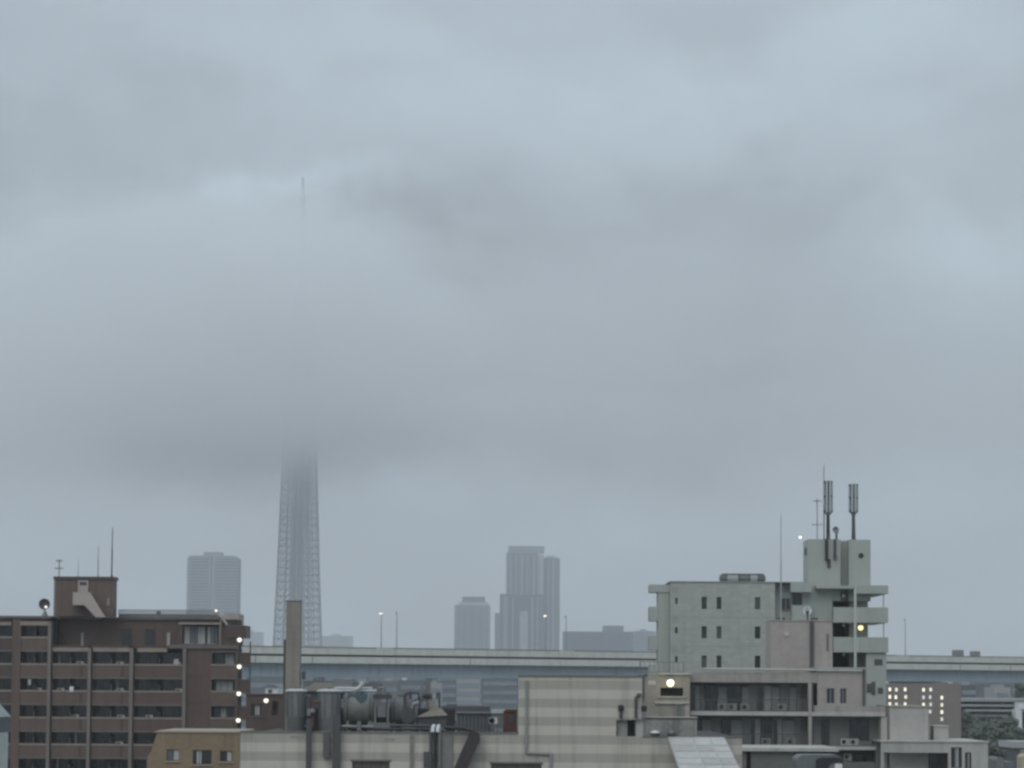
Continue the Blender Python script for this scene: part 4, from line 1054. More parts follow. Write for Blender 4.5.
# lift block on its roof
LY = AY+5; ZPX = 800
MB().box(X(770.8,LY,650), X(832.3,LY,650), LY, LY+4.2, Z(684,LY), Z(621,LY)).build('lift_block', pk_m, af)
MB().box(X(770.5,LY,622), X(832.6,LY,622), LY-.08, LY+4.3, Z(621,LY), Z(620,LY)).build('lift_block_coping', gr_m, af)
MB().box(X(826.6,LY,640), X(828.6,LY,640), LY-.06, LY, Z(651,LY), Z(634,LY)).build('slot_vent', gr_d, af)
MB().tube((X(811.6,LY,650), LY-.15, Z(670,LY)), (X(811.6,LY,650), LY-.15, Z(621,LY)), .14, n=10).build('downpipe', galv_dark, af)
MB().box(X(809.3,LY,650), X(814.6,LY,650), LY-.04, LY, Z(684,LY), Z(621.5,LY)).build('shaft_panel', mat('dull_brown_render', (.22,.20,.19), .8, .15), af)
MB().lathe((X(786.4,LY,634), LY-.12, Z(634.4,LY)), [(.10,0),(.22,.02),(.22,.1),(.1,.14)], 14, axis='y').build('bulkhead_light', slab_m, af)
rod('lightning_rod', 'tall lightning rod on the pinkish lift block right of the water tank', X(781,LY+1,560), LY+1, Z(620,LY), Z(513,LY+1), .06, pole_m, 'lightning rod')
for px, nm, lab in ((783.5,'equipment_box','dark low equipment box on the pinkish lift block at the foot of the lightning rod'), (816.5,'equipment_box','dark low equipment box on the pinkish lift block right of the white dish')):
    q = thing(nm, lab, 'box', (X(px,LY,619), LY+1.5, Z(620,LY)))
    MB().box(X(px-3.6,LY,619), X(px+3.2,LY,619), LY+1.2, LY+1.9, Z(620,LY)+.1, Z(617.3,LY)).build('case', galv_dark, q)
    for s_ in (-2.4, 2): MB().box(X(px+s_,LY,619), X(px+s_+.8,LY,619), LY+1.3, LY+1.8, Z(620,LY), Z(620,LY)+.1).build('foot', black_m, q)
ds = thing('satellite_dish', 'white ring shaped satellite dish on a dark post on the pinkish lift block', 'satellite dish', (X(808.6,LY,620), LY+.5, Z(620,LY)))
xx, yy, zz = X(808,LY,610), LY+.4, Z(610.6,LY)
MB().lathe((xx,yy,zz), [(.03,.16),(.2,.13),(.36,-.01),(.40,-.01),(.40,.03),(.22,.18),(.03,.2)], 20, axis='y').build('dish', white_m, ds, smooth=True)
MB().tube((xx+.05,yy+.2,Z(620,LY)),(xx+.05,yy+.2,zz), .08, n=8).build('post', galv_dark, ds)
MB().path([(xx,yy,zz-.36),(xx+.02,yy-.5,zz-.25),(xx+.02,yy-.5,zz-.1)], .045).build('feed_arm', galv_dark, ds)
MB().box(xx-.14, xx+.14, yy-.06, yy+.04, zz-.3, zz+.02).build('feed_horn', galv_dark, ds)
# main body: roof band, two glazed balcony storeys
MB().box(ax_(690), ax_(817), AY+.0, AY+.3, az2(682.8), az2(672.5)).build('roof_parapet', gr_m, af)
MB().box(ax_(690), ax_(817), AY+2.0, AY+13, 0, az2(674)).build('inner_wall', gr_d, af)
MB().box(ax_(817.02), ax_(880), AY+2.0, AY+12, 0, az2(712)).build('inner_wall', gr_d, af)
MB().box(ax_(690), ax_(817), AY+.3, AY+2, az2(682.8), az2(681)).build('roof_slab', gr_m, af)
rp = MB()
rp.path([(ax_(704,670), AY-.1, az2(669.6)), (ax_(760,670), AY-.1, az2(669.6)), (ax_(862,670), AY-.1, az2(670.4))], .09)
rp.build('roof_pipe', slab_m, af)
for zt_, zb_ in ((711.8, 715.8), (746.3, 749.5)):
    MB().box(ax_(690), ax_(885), AY-.3, AY+2, az2(zb_), az2(zt_)).build('balcony_slab', slab_m, af)
# glazing of the two storeys: doors, blinds, wall pieces
blind = mat('pale_door_blind', (.30,.31,.305), .8, .12); wallp = mat('balcony_back_wall', (.215,.215,.205), .85, .15)
for st_, (ta, tb_) in enumerate(((684.5, 711.6), (718, 746.2))):
    x = 692.
    pat = ((10,'w'),(4,'p'),(14,'d'),(9,'b'),(15,'d'),(7,'b'),(8,'p'),(15,'w'),(8,'b'),(10,'p'),(7,'b'),(5,'p'))
    if st_: pat = ((12,'d'),(9,'b'),(10,'p'),(10,'d'),(11,'b'),(8,'p'),(11,'w'),(12,'d'),(10,'w'),(12,'b'),(7,'p'))
    for wd, ty in pat:
        a, b2 = ax_(x+.2), ax_(x+wd-.2)
        if ty == 'p': MB().box(a, b2, AY+1.85, AY+1.99, az2(tb_), az2(ta)).build('wall_panel', wallp, af)
        elif ty == 'b': MB().box(a, b2, AY+1.80, AY+1.99, az2(tb_), az2(ta+3)).build('shutter', blind, af)
        else: window(af, a, b2, az2(tb_), az2(ta+1.5), AY+1.85, alu_dark if ty == 'd' else alu, dark_glass, 1, name='sliding_window', inset=0, cur=(.55,.95,curtain_m) if ty == 'w' else None)
        x += wd
    # railing with fine uprights
    hs = [(ax_(691.5+1.55*k+.5), ax_(691.5+1.55*k+1.55), az2(tb_)+.08, az2(tb_)+1.0) for k in range(int((808-691.5)/1.55))]
    wall_holes(MB(), (ax_(690), ax_(808)), (az2(tb_), az2(tb_)+1.08), AY-.2, .03, hs).build('railing', galv_dark, af)
MB().box(ax_(808), ax_(811.2), AY-.35, AY+.2, az2(768), az2(683)).build('pillar', gr_m, af)
MB().tube((ax_(812.2), AY-.2, 0), (ax_(812.2), AY-.2, az2(683)), .09, n=8).build('downpipe', galv_dark, af)
# right wing upper: pinkish wall with two windows
hs = [hole(826.7,688,835,703.5,AY), hole(840.2,688,846.8,703.5,AY)]
wall_holes(MB(), (ax_(817.5,690), ax_(865.6,690)), (az2(706.5), az2(668.5)), AY+.1, .3, hs).build('wing_wall', pk_m, af)
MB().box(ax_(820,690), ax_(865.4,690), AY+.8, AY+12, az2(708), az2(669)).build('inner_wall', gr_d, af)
MB().box(ax_(817,670), ax_(866,670), AY+.0, AY+12.1, az2(668.5), az2(667.2)).build('wing_coping', slab_m, af)
for h_ in hs: window(af, *h_, AY+.1, alu, dark_glass, 1)
MB().tube((ax_(863.8,690), AY-.02, az2(706)), (ax_(863.8,690), AY-.02, az2(669)), .10, n=8).build('downpipe', galv_dark, af)
MB().box(ax_(811.3,710), ax_(885,710), AY-.1, AY+.12, az2(711.7), az2(705.5)).build('balcony_parapet', gr_m, af)
MB().box(ax_(811.3,735), ax_(881,735), AY+1.6, AY+1.98, az2(746), az2(716)).build('recess_wall', wallp, af)
window(af, ax_(824), ax_(832), az2(746), az2(719), AY+1.5, alu_dark, dark_glass, 1, name='sliding_window', inset=0)
window(af, ax_(852), ax_(872), az2(740), az2(719), AY+1.5, alu_dark, dark_glass, 2, inset=0)
MB().box(ax_(880.8), ax_(887), AY-.2, AY+3, az2(768), az2(716)).build('pillar', gr_l, af)
ZPX = 907
lw = thing('roof_stair_house', 'plain light grey windowless box standing right of the balconies of the grey flats', 'building', (ax_(907), AY-1, 0))
MB().box(ax_(888.2), ax_(926), AY-1, AY+6, 0, az2(707)).build('wall', gr_l, lw)
MB().box(ax_(887.6), ax_(926.6), AY-1.1, AY+6.1, az2(707), az2(705.7)).build('coping', gr_m, lw)
MB().box(ax_(926.3), ax_(929.6), AY-.3, AY+4, 0, az2(722)).build('side_fin', gr_m, lw)
# lower right wing
hs = [hole(951,747,962,768,AY-3), hole(965,752,971.5,770,AY-3)]
w_y = AY-3; ZPX = 900
wx_ = lambda px, py=750: X(px, w_y, py)
wall_holes(MB(), (wx_(881), wx_(988)), (0, Z(742,w_y)), w_y, .3, [hole(884,752.6,948.5,830,w_y)] + hs).build('lower_wing_wall', gr_l, af)
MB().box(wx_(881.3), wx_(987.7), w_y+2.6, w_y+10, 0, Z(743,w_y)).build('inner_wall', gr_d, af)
MB().box(wx_(880,742), wx_(989,742), w_y-.1, w_y+10.1, Z(742,w_y), Z(740.8,w_y)).build('lower_wing_coping', slab_m, af)
for h_ in hs: window(af, *h_, w_y, alu_dark, dark_glass, 1, cur=(.4,.7,curtain_m))
for p0, p1, mm in ((887,892,blind),(905,912,blind),(912.2,918,wallp)):
    MB().box(wx_(p0), wx_(p1), w_y+2.4, w_y+2.59, Z(790,w_y), Z(754,w_y)).build('wall_panel', mm, af)
MB().box(ax_(842), ax_(849), AY+1.86, AY+1.98, az2(800), az2(755)).build('wall_panel', blind, af)
MB().box(ax_(870), ax_(879), AY+1.86, AY+1.98, az2(800), az2(755)).build('wall_panel', wallp, af)
MB().box(ax_(838), ax_(880), AY-.25, AY-.1, az2(772), az2(762)).build('balcony_parapet', gr_d, af)
window(af, ax_(850), ax_(869), az2(790), az2(755), AY+1.9, alu_dark, dark_glass, 2, name='sliding_window', inset=0)
window(af, wx_(920), wx_(944), Z(790,w_y), Z(755,w_y), w_y+2.4, alu_dark, dark_glass, 2, name='sliding_window', inset=0)
rb_ = thing('roof_box', 'small pale plant box on the lower right roof of the grey flats', 'plant box', (wx_(948), w_y+3, Z(740.8,w_y)))
MB().box(wx_(940.6,735), wx_(955.4,735), w_y+3, w_y+6, Z(740.8,w_y), Z(727,w_y)).build('case', gr_l, rb_)
MB().box(wx_(940.2,727), wx_(955.8,727), w_y+2.9, w_y+6.1, Z(727,w_y), Z(726,w_y)).build('lid', slab_m, rb_)
MB().box(wx_(930,735), wx_(934,735), w_y+2.96, w_y+3.5, Z(740.8,w_y), Z(733,w_y)).build('side_box', gr_m, rb_)
ZPX = 790
# air conditioners on the balconies
for k, (px, pyb, lab) in enumerate(((723,711.5,'leftmost outdoor unit on the upper balcony of the grey flats'), (733,711.5,'second outdoor unit from left on the upper balcony'), (746,711.5,'third outdoor unit from left on the upper balcony of the grey flats'), (783,711.5,'rightmost outdoor unit on the upper balcony of the grey flats'),
     (733,746,'leftmost outdoor unit on the lower balcony of the grey flats'), (767,746,'middle outdoor unit on the lower balcony of the grey flats'), (792,746,'rightmost outdoor unit on the lower balcony behind the slatted railing'), (846,746,'left one of the outdoor units in the recess under the two windows'), (855,746,'right one of the outdoor units in the recess under the two windows'))):
    aircon((ax_(px), AY+.75, az2(pyb)+.01), lab, 'air conditioners on balconies of the grey flats', gr_m, blind)
aircon((ax_(848.5,760), AY+.6, az2(761)), 'single outdoor unit hung under the lower roof right of the dark cowl', 'air conditioners on balconies of the grey flats', gr_m, blind, .7, .6)
MB().box(ax_(845,760), ax_(852,760), AY+.3, AY+1.85, az2(761)-.15, az2(761)).build('unit_bracket', galv_dark, af)

ZPX = 668
# left annex: stair tower with the flood lamp
sx = lambda px, py=700: X(px, AY-1, py)
sz = lambda py: Z(py, AY-1)
an = thing('stair_tower', 'rough brownish grey stair tower with a floodlight, left of the grey flats', 'building', (sx(668), AY-1, 0))
an_m = mat('stair_tower_render', (.30,.275,.24), .85, .25, scale=.8, streak=.35, bump=.2)
wall_holes(MB(), (sx(641), sx(690)), (0, sz(674.5)), AY-1, .3, [hole(660.4,687.8,683.2,696,AY-1)]).build('wall', an_m, an)
MB().box(sx(641.3), sx(689.8), AY+.2, AY+1.95, 0, sz(675)).build('inner_wall', br_back, an)
MB().box(sx(658.5), sx(691), AY-1.2, AY+1, sz(674.5), sz(672.8)).build('roof_edge', slab_m, an)
MB().box(sx(655), sx(689), AY-1.18, AY-1, sz(703.6), sz(702)).build('ledge', slab_m, an)
MB().box(sx(657.5), sx(686), AY-1.1, AY-1, sz(698), sz(696.2)).build('sill', gr_m, an)
MB().box(sx(685), sx(689.6), AY-1.12, AY-1, sz(735), sz(705)).build('stain_panel', gr_m, an)
MB().tube((sx(640), AY-1.2, sz(735)), (sx(640), AY-1.2, sz(690)), .09, n=8).build('downpipe', galv, an)
ld = MB(); hs = [(sx(676.6), sx(680.4), sz(733-3.2*k)+.05, sz(733-3.2*k)+.24) for k in range(9)]
wall_holes(ld, (sx(676), sx(681)), (sz(734), sz(703.6)), AY-1.25, .05, hs); ld.build('ladder', galv, an)
fl = lampglobe('flood_lamp', 'big bright greenish white floodlight on the stair tower left of the grey flats', (sx(670,683), AY-1.5, sz(683)), .33, lamp_mat('lit_flood_lamp', (1,1,.62), 1.5), galv)
hs = [(sx(639.5)+.42*k+.04, sx(639.5)+.42*k+.42, sz(672.8)+.06, sz(672.8)+.9) for k in range(9)]
wall_holes(MB(), (sx(639.5), sx(639.5)+3.86), (sz(672.8), sz(672.8)+.96), AY-1.1, .04, hs).build('roof_railing', galv, an)
MB().path([(sx(643), AY-1.15, sz(700)), (sx(643), AY-1.15, sz(676)), (sx(647), AY-1.15, sz(674.5))], .07).build('conduit', galv_dark, an)
MB().box(sx(648), sx(655.5), AY-1.03, AY-1, sz(685), sz(680.8)).build('wall_panel', slab_m, an)  # pale patch painting the floodlight's glow on this wall

# the lit lamps throw a little light on the walls beside them
for nm, loc, e_, c_ in (('flood_light', (sx(670,683), AY-2.1, sz(683)), 22, (1,.95,.6)), ('corridor_light', (gx_(861.4,627), GRY-.1, gz(629)), 9, (1,.85,.4))):
    l_ = bpy.data.lights.new(nm, 'POINT'); l_.energy = e_; l_.color = c_; l_.shadow_soft_size = .25
    lo = bpy.data.objects.new(nm, l_); COL.objects.link(lo); lo.location = loc
# ------------------------------------------------------------------ cream striped industrial building, front
CYY = 150.; ZPX = 480
cx = lambda px, py=740: X(px, CYY, py)
cz = lambda py: Z(py, CYY)
def cream_mat(name, c0, c1, z_ref, pitch):
    m = mat(name, c0, .8, .12, scale=.5, streak=.25, bump=.15, fine=8); t = m.node_tree; b = t.nodes['Principled BSDF']
    src = b.inputs['Base Color'].links[0].from_socket
    g = nd(t, 'ShaderNodeNewGeometry'); sp = nd(t, 'ShaderNodeSeparateXYZ'); t.links.new(g.outputs['Position'], sp.inputs[0])
    a = nd(t, 'ShaderNodeMath', operation='SUBTRACT', i_1=z_ref); t.links.new(sp.outputs[2], a.inputs[0])
    d = nd(t, 'ShaderNodeMath', operation='DIVIDE', i_1=pitch); t.links.new(a.outputs[0], d.inputs[0])
    f = nd(t, 'ShaderNodeMath', operation='FRACT'); t.links.new(d.outputs[0], f.inputs[0])
    r1 = nd(t, 'ShaderNodeMapRange', interpolation_type='SMOOTHSTEP', i_1=.47, i_2=.53); t.links.new(f.outputs[0], r1.inputs[0])
    mx = nd(t, 'ShaderNodeMix', data_type='RGBA', blend_type='MULTIPLY'); mx.inputs[0].default_value = 1
    cm = nd(t, 'ShaderNodeMix', data_type='RGBA'); cm.inputs[6].default_value = (1,1,1,1); cm.inputs[7].default_value = (*[p/q for p, q in zip(c1, c0)], 1)
    t.links.new(r1.outputs[0], cm.inputs[0]); t.links.new(src, mx.inputs[6]); t.links.new(cm.outputs[2], mx.inputs[7]); t.links.new(mx.outputs[2], b.inputs['Base Color'])
    return m
PIT = cz(689)-cz(707.2)
cream = cream_mat('cream_banded_render', (.53,.50,.435), (.395,.372,.326), cz(698.2), PIT)
cream_pl = mat('cream_render', (.51,.48,.415), .8, .12, scale=.5, streak=.3, bump=.15)
cr_cap = mat('dark_roof_flashing', (.15,.145,.13), .6, .15)
roof_m = mat('dark_roof_felt', (.05,.05,.05), .9, .3)
brown_gl = glass('brown_shutter', (.11,.08,.07), .4, .3)
cb_ = thing('striped_building', 'cream works building with grey horizontal bands, a raised middle and rusty ducts', 'building', (cx(480), CYY, 0))
ZR = cz(734)
hs = [hole(352,762,389.5,790,CYY), hole(491,763.5,541.5,790,CYY)]
wall_holes(MB(), (cx(240.3), cx(518.4)), (0, ZR), CYY, .3, hs[:1] + [(hs[1][0], cx(518.4)+.01, hs[1][2], hs[1][3])]).build('wall', cream, cb_)
wall_holes(MB(), (cx(518.42), cx(642)), (0, cz(676)), CYY, .3, [(cx(518.42)-.01, hs[1][1], hs[1][2], hs[1][3]), (cx(616), cx(642)+.01, cz(735.5), cz(719))]).build('raised_wall', cream, cb_)
MB().box(cx(642.02), cx(742), CYY, CYY+.3, 0, cz(736.3)).build('wall', cream, cb_)
MB().box(cx(240.5), cx(741.5), CYY+.301, CYY+24, 0, ZR-.25).build('body', cream_pl, cb_)
MB().box(cx(240.5), cx(741.5), CYY+.302, CYY+24, ZR-.245, ZR-.2).build('roof', roof_m, cb_)
MB().box(cx(518.6), cx(615.9), CYY+.302, CYY+12, ZR-.19, cz(676.2)).build('raised_body', cream_pl, cb_)
MB().box(cx(615.92), cx(641.8), CYY+.302, CYY+12, cz(718.9), cz(676.2)).build('raised_body', cream_pl, cb_)
MB().box(cx(518), cx(642.6), CYY-.1, CYY+12.1, cz(676), cz(674.6)).build('raised_coping', cr_cap, cb_)
MB().box(cx(240), cx(518.3), CYY-.05, CYY+.4, ZR, cz(732.2)).build('coping', cr_cap, cb_)
MB().box(cx(642.7), cx(742.3), CYY-.05, CYY+.4, cz(736.3), cz(735)).build('coping', cr_cap, cb_)
for h_ in hs:
    window(cb_, *h_, CYY, alu_dark, brown_gl, 3, inset=.15)
    MB().box(h_[0]-.1, h_[1]+.1, CYY-.06, CYY+.1, h_[3], h_[3]+.12).build('lintel', cr_cap, cb_)
dp = MB().path([(cx(526.6,700), CYY-.09, cz(680)), (cx(526.6,740), CYY-.09, cz(752.5)), (cx(551,752), CYY-.09, cz(753.5)), (cx(551,765), CYY-.09, cz(790))], .11)
dp.build('downpipe', mat('downpipe_paint', (.27,.265,.245), .6, .15), cb_)
# ducts running down the wall
for p0, p1, yt, yb in ((306.6,311.4,720,800), (323.6,330.2,734.2,757.6), (333,340.6,716,800)):
    MB().box(cx(p0), cx(p1), CYY-.45, CYY-.02, cz(yb), cz(yt)).build('wall_duct', galv_dark if p0 != 323.6 else mat('dull_duct', (.10,.10,.095), .7, .25), cb_)
MB().box(cx(409.8), cx(414.2), CYY-.05, CYY-.02+.02, cz(800), cz(735)).build('stain_strip', mat('damp_strip', (.22,.215,.2), .85, .3), cb_)
MB().box(cx(440.5), cx(453), CYY-.10, CYY, cz(800), cz(734.4)).build('wall_panel', mat('grey_wall_panel', (.23,.23,.22), .7, .2, streak=.3), cb_)
MB().box(cx(424), cx(431.5), CYY-.30, CYY-.01, cz(768), cz(752)).build('meter_box', galv_dark, cb_)
for px, mm in ((431.2, galv_dark), (435.6, black_m), (440, galv)):
    pp = MB().path([(cx(px), CYY+1.2, cz(729)), (cx(px), CYY-.2, cz(729)), (cx(px), CYY-.28, cz(733)), (cx(px), CYY-.28, cz(800))], .11); pp.build('wall_pipe', mm, cb_)
for px in (433.4, 438.4):
    MB().path([(cx(px,730), CYY+.8, cz(726.5)), (cx(px,730), CYY-.35, cz(726.8)), (cx(px-.5,730), CYY-.45, cz(732.4))], .13).build('pipe_elbow', white_m, cb_)
dd = MB().prism([(cx(451), cz(776)), (cx(464.5), cz(776)), (cx(480.5), cz(739)), (cx(479), cz(733)), (cx(474), cz(729.5)), (cx(470), cz(732))], CYY-1.3, CYY-.15)
dd.build('sloping_duct', mat('rusty_black_duct', (.045,.035,.035), .7, .35, scale=1.5), cb_)
MB().path([(cx(445,728), CYY-.6, cz(727.4)), (cx(462,728), CYY-.6, cz(728)), (cx(473,730), CYY-.7, cz(730.5))], .14).build('duct_pipe', black_m, cb_)
for p0, p1, ya in ((290.5,304,736.5), (385,395,738.5)):
    MB().box(cx(p0), cx(p1), CYY-.012, CYY, cz(ya+3.2), cz(ya)).build('wall_patch', mat('patched_render', (.30,.295,.27), .85, .2) if p0 < 300 else bpy.data.materials['patched_render'], cb_)

# lean-to roof with translucent sheets
lt = thing('lean_to_roof', 'pale sloping lean-to roof with translucent panels at the right of the striped building', 'roof', (X(705,147,750), 147, 0))
sheet = mat('translucent_sheet', (.47,.46,.43), .5, .25, scale=.8, streak=.1); sheet2 = mat('stained_sheet', (.40,.38,.365), .6, .3, scale=1.2)
sheet3 = mat('greenish_sheet', (.455,.455,.425), .5, .25, scale=.8)
ZPX = 700
ya, yb = 149.7, 136.0
za, zb_ = Z(737.3,ya), Z(781,yb)
xl, xr = X(668,ya,737), X(724.5,ya,737)
def lpt(u, v, dz=0): return (xl + (xr-xl)*u, ya + (yb-ya)*v, za + (zb_-za)*v + dz)
ng = 3; us = (0, .42, .72, 1); vs_ = (0, .22, .36, .52, .66, .82, 1)
for i in range(3):
    for k in range(6):
        g = .012
        q = [lpt(us[i]+g, vs_[k]+g), lpt(us[i+1]-g, vs_[k]+g), lpt(us[i+1]-g, vs_[k+1]-g), lpt(us[i]+g, vs_[k+1]-g)]
        r_ = [(p[0],p[1],p[2]+.05) for p in q]
        MB().add(q+r_, [(0,3,2,1),(4,5,6,7),(0,1,5,4),(1,2,6,5),(2,3,7,6),(3,0,4,7)]).build('roof_sheet', sheet if (i+k) % 3 == 0 else sheet2 if k in (1,3) else sheet3, lt)
q = [lpt(0,0,-.16), lpt(1,0,-.16), lpt(1,1,-.16), lpt(0,1,-.16)]; r_ = [(p[0],p[1],p[2]+.155) for p in q]
MB().add(q+r_, [(0,3,2,1),(4,5,6,7),(0,1,5,4),(1,2,6,5),(2,3,7,6),(3,0,4,7)]).build('roof_frame', mat('lean_to_frame', (.52,.52,.5), .6, .15), lt)
MB().box(xl-.05, xl+.12, yb+.1, ya, 0, zb_-.4).build('side_wall', cream_pl, lt)
MB().box(xr-.15, xr+.02, yb+.1, ya, 0, zb_-.4).build('side_wall', cream_pl, lt)
MB().box(xl+.13, xr-.16, yb+.1, yb+.3, 0, zb_-.4).build('front_wall', cream_pl, lt)

# ------------------------------------------------------------------ roof plant on the striped building
RY = CYY+6; ZPX = 380
def rx(px, py=715, Y=RY): return X(px, Y, py)
rz0 = ZR-.2
def rz(py, Y=RY): return Z(py, Y)
# chimney
hY = RY+3
hx0, hx1 = X(285.6,hY,650), X(299.9,hY,650)
ch_m = mat('chimney_render', (.26,.235,.205), .8, .12, scale=.4, streak=.25, bump=.1)
ch = thing('chimney', 'tall plain square brownish concrete chimney rising above the expressway', 'chimney', (X(293,hY,690), hY, rz0))
MB().box(hx0, hx1, hY, hY+1.1, rz0, Z(602,hY)).build('shaft', ch_m, ch)
MB().box(hx0-.03, hx1+.03, hY-.03, hY+1.13, Z(602,hY), Z(600.8,hY)).build('cap', cr_cap, ch)
MB().tube((X(283.6,hY,690), hY+.5, rz0), (X(283.6,hY,690), hY+.5, Z(640,hY)), .09, n=8).build('flue_pipe', galv_dark, ch)
MB().box(X(301.5,hY,676), X(304.5,hY,676), hY+.2, hY+.8, Z(680,hY), Z(672,hY)).build('bracket_box', galv_dark, ch)
# two cooling towers
ct_m = mat('cooling_tower_shell', (.20,.21,.205), .6, .2, scale=.9, streak=.35); ct_d = mat('cooling_tower_skirt', (.125,.13,.128), .65, .25, streak=.3)
rim_m = mat('cooling_tower_rim', (.50,.525,.52), .5, .15)
def cooling(px0, px1, pyt, label):
    xc = (rx(px0)+rx(px1))/2; r_ = (rx(px1)-rx(px0))/2; y = RY+1; z0 = rz0
    a = thing('cooling_tower', label, 'cooling tower', (xc, y, z0), 'cooling towers')
    zt = Z(pyt, y); h = zt-z0
    MB().lathe((xc,y,z0), [(r_*.72,.05),(r_*.9,.12),(r_*.93,h*.36),(r_*.86,h*.36)], 24).build('basin', ct_d, a)
    MB().lathe((xc,y,z0), [(r_*.88,h*.361),(r_*.93,h*.62),(r_*1.0,h*.93)], 24).build('shell', ct_m, a)
    MB().lathe((xc,y,z0), [(r_*1.02,h*.931),(r_*1.14,h*.94),(r_*1.14,h*.965),(r_*.9,h*.985),(r_*.55,h),(r_*.5,h*.985)], 24).build('rim', rim_m, a)
    MB().lathe((xc,y,z0), [(.1,h*.97),(.1,h*1.02),(.05,h*1.03)], 10).build('fan_hub', galv_dark, a)
    for k in range(8):
        t_ = 2*math.pi*k/8+.2
        MB().box(xc+math.cos(t_)*r_*.72-.05, xc+math.cos(t_)*r_*.72+.05, y+math.sin(t_)*r_*.72-.05, y+math.sin(t_)*r_*.72+.05, z0, z0+.1).build('foot', galv_dark, a)
    for k in range(10):
        t_ = 2*math.pi*k/10
        MB().tube((xc+math.cos(t_)*r_*.95, y+math.sin(t_)*r_*.95, z0+h*.37), (xc+math.cos(t_)*r_*1.02, y+math.sin(t_)*r_*1.02, z0+h*.92), .035, n=5).build('shell_rib', ct_d, a)
    pp = MB().path([(xc+r_*.9,y-.3,z0+.5),(xc+r_*1.25,y-.3,z0+.5),(xc+r_*1.25,y-.3,z0+.1)], .10); pp.build('pipe', galv_dark, a)
    return a
cooling(284.5, 304.6, 689.3, 'left cooling tower with pale round rim, just below the chimney')
cooling(316.5, 339.6, 689.3, 'right cooling tower with pale round rim, beside the storage tank')
pm = thing('pump_set', 'dark pump and pipework standing between the two cooling towers', 'pump', (rx(311), RY, rz0))
MB().tube((rx(307.4), RY+.2, rz0+.35), (rx(313.6), RY+.2, rz0+.35), .26, n=14).build('motor', black_m, pm)
MB().box(rx(306.6), rx(314.6), RY, RY+.5, rz0, rz0+.1).build('base', galv_dark, pm)
MB().path([(rx(309), RY+.3, rz0+.5), (rx(309), RY+.3, rz(697)), (rx(306), RY+.5, rz(697))], .13).build('riser', galv_dark, pm)
MB().path([(rx(312.5), RY+.2, rz0+.5), (rx(312.5), RY+.2, rz(703)), (rx(318), RY+.4, rz(703))], .10).build('riser', rust, pm)
MB().ball((rx(312.5), RY+.05, rz(712)), .22, 12, 8).build('valve', galv, pm)
MB().box(rx(307), rx(310.5), RY-.1, RY+.15, rz(716), rz(709)).build('control_box', galv, pm)
# storage tanks
tank_m = mat('storage_tank_paint', (.165,.17,.16), .6, .2, scale=.7, streak=.4); teal = mat('teal_tarpaulin', (.014,.042,.048), .6, .25, scale=2.0)
def tank(px0, px1, pyt, pyb, label, mm, tarp=False):
    x0, x1 = rx(px0), rx(px1); y = RY+2; zc = (Z(pyt,y)+Z(pyb,y))/2; r_ = (Z(pyt,y)-Z(pyb,y))/2
    a = thing('storage_tank', label, 'tank', ((x0+x1)/2, y, rz0))
    MB().lathe((0, y, zc), [(r_*.5,x0),(r_*.9,x0+.03),(r_,x0+.12),(r_,x1-.12),(r_*.9,x1-.03),(r_*.5,x1)], 28, axis='x').build('shell', mm, a, smooth=True)
    for xx in (x0+.35, x1-.35):
        MB().box(xx-.12, xx+.12, y-r_*.7, y+r_*.7, rz0, zc-r_*.55).build('saddle', conc_cap, a)
        MB().lathe((0, y, zc), [(r_+.015,xx-.05),(r_+.015,xx+.05)], 28, axis='x').build('strap', galv_dark, a)
    MB().lathe(((x0+x1)/2, y, zc+r_*.97), [(.25,0),(.25,.14),(.3,.14),(.3,.2),(.05,.22)], 14).build('manhole', galv, a)
    return a
tank(341.5, 374, 693.5, 725, 'large horizontal grey storage tank under the teal tarpaulin', tank_m)
tank(388.5, 411, 696.5, 726, 'smaller dark grey horizontal tank right of the steel frame', ct_d)
tp = MB(); y = RY+2; r_ = (Z(693.5,y)-Z(725,y))/2+.03; zc = (Z(693.5,y)+Z(725,y))/2
vs2, nn = [], 12
pr = random.Random(2)
for i in range(nn+1):
    xx = rx(346)+(rx(366)-rx(346))*i/nn
    low = math.radians(38 + 16*math.sin(i*.55))
    for k in range(7):
        an_ = math.radians(150) + (low - math.radians(150))*k/6
        rr = r_ + .02*pr.random()
        vs2.append((xx, y-math.cos(an_)*rr if False else y - rr*math.cos(an_), zc + rr*math.sin(an_)))
tp.add(vs2, [(i*7+k, (i+1)*7+k, (i+1)*7+k+1, i*7+k+1) for i in range(nn) for k in range(6)])
tag(tp.build('tarpaulin', teal), 'dark teal tarpaulin draped over the top of the large grey tank', 'tarpaulin')
pb = thing('pipe_rack', 'pale horizontal pipes with a raised diagonal white end behind the large tank', 'pipework', (rx(355), RY+4, rz0))
for k, zz in enumerate((691, 688.5)):
    MB().path([(rx(334,690,RY+4), RY+4+.3*k, Z(zz,RY+4)), (rx(378-6*k,690,RY+4), RY+4+.3*k, Z(zz,RY+4))], .09).build('pipe', rim_m, pb)
MB().path([(rx(355,690,RY+4), RY+3.8, Z(690,RY+4)), (rx(359,690,RY+4), RY+3.8, Z(688.5,RY+4)), (rx(363.6,684,RY+4), RY+3.8, Z(682.5,RY+4))], .16).build('raised_pipe', rim_m, pb)
for px in (336, 350, 364, 376):
    MB().box(rx(px,690,RY+4)-.05, rx(px,690,RY+4)+.05, RY+3.9, RY+4.4, rz0, Z(691.6,RY+4)).build('stand', galv_dark, pb)
fr = thing('gantry', 'dark steel gantry on two pale posts between the two tanks', 'gantry', (rx(381), RY+.5, rz0))
MB().box(rx(372), rx(391.5), RY+.3, RY+.8, rz(699), rz(694.5)).build('beam', galv_dark, fr)
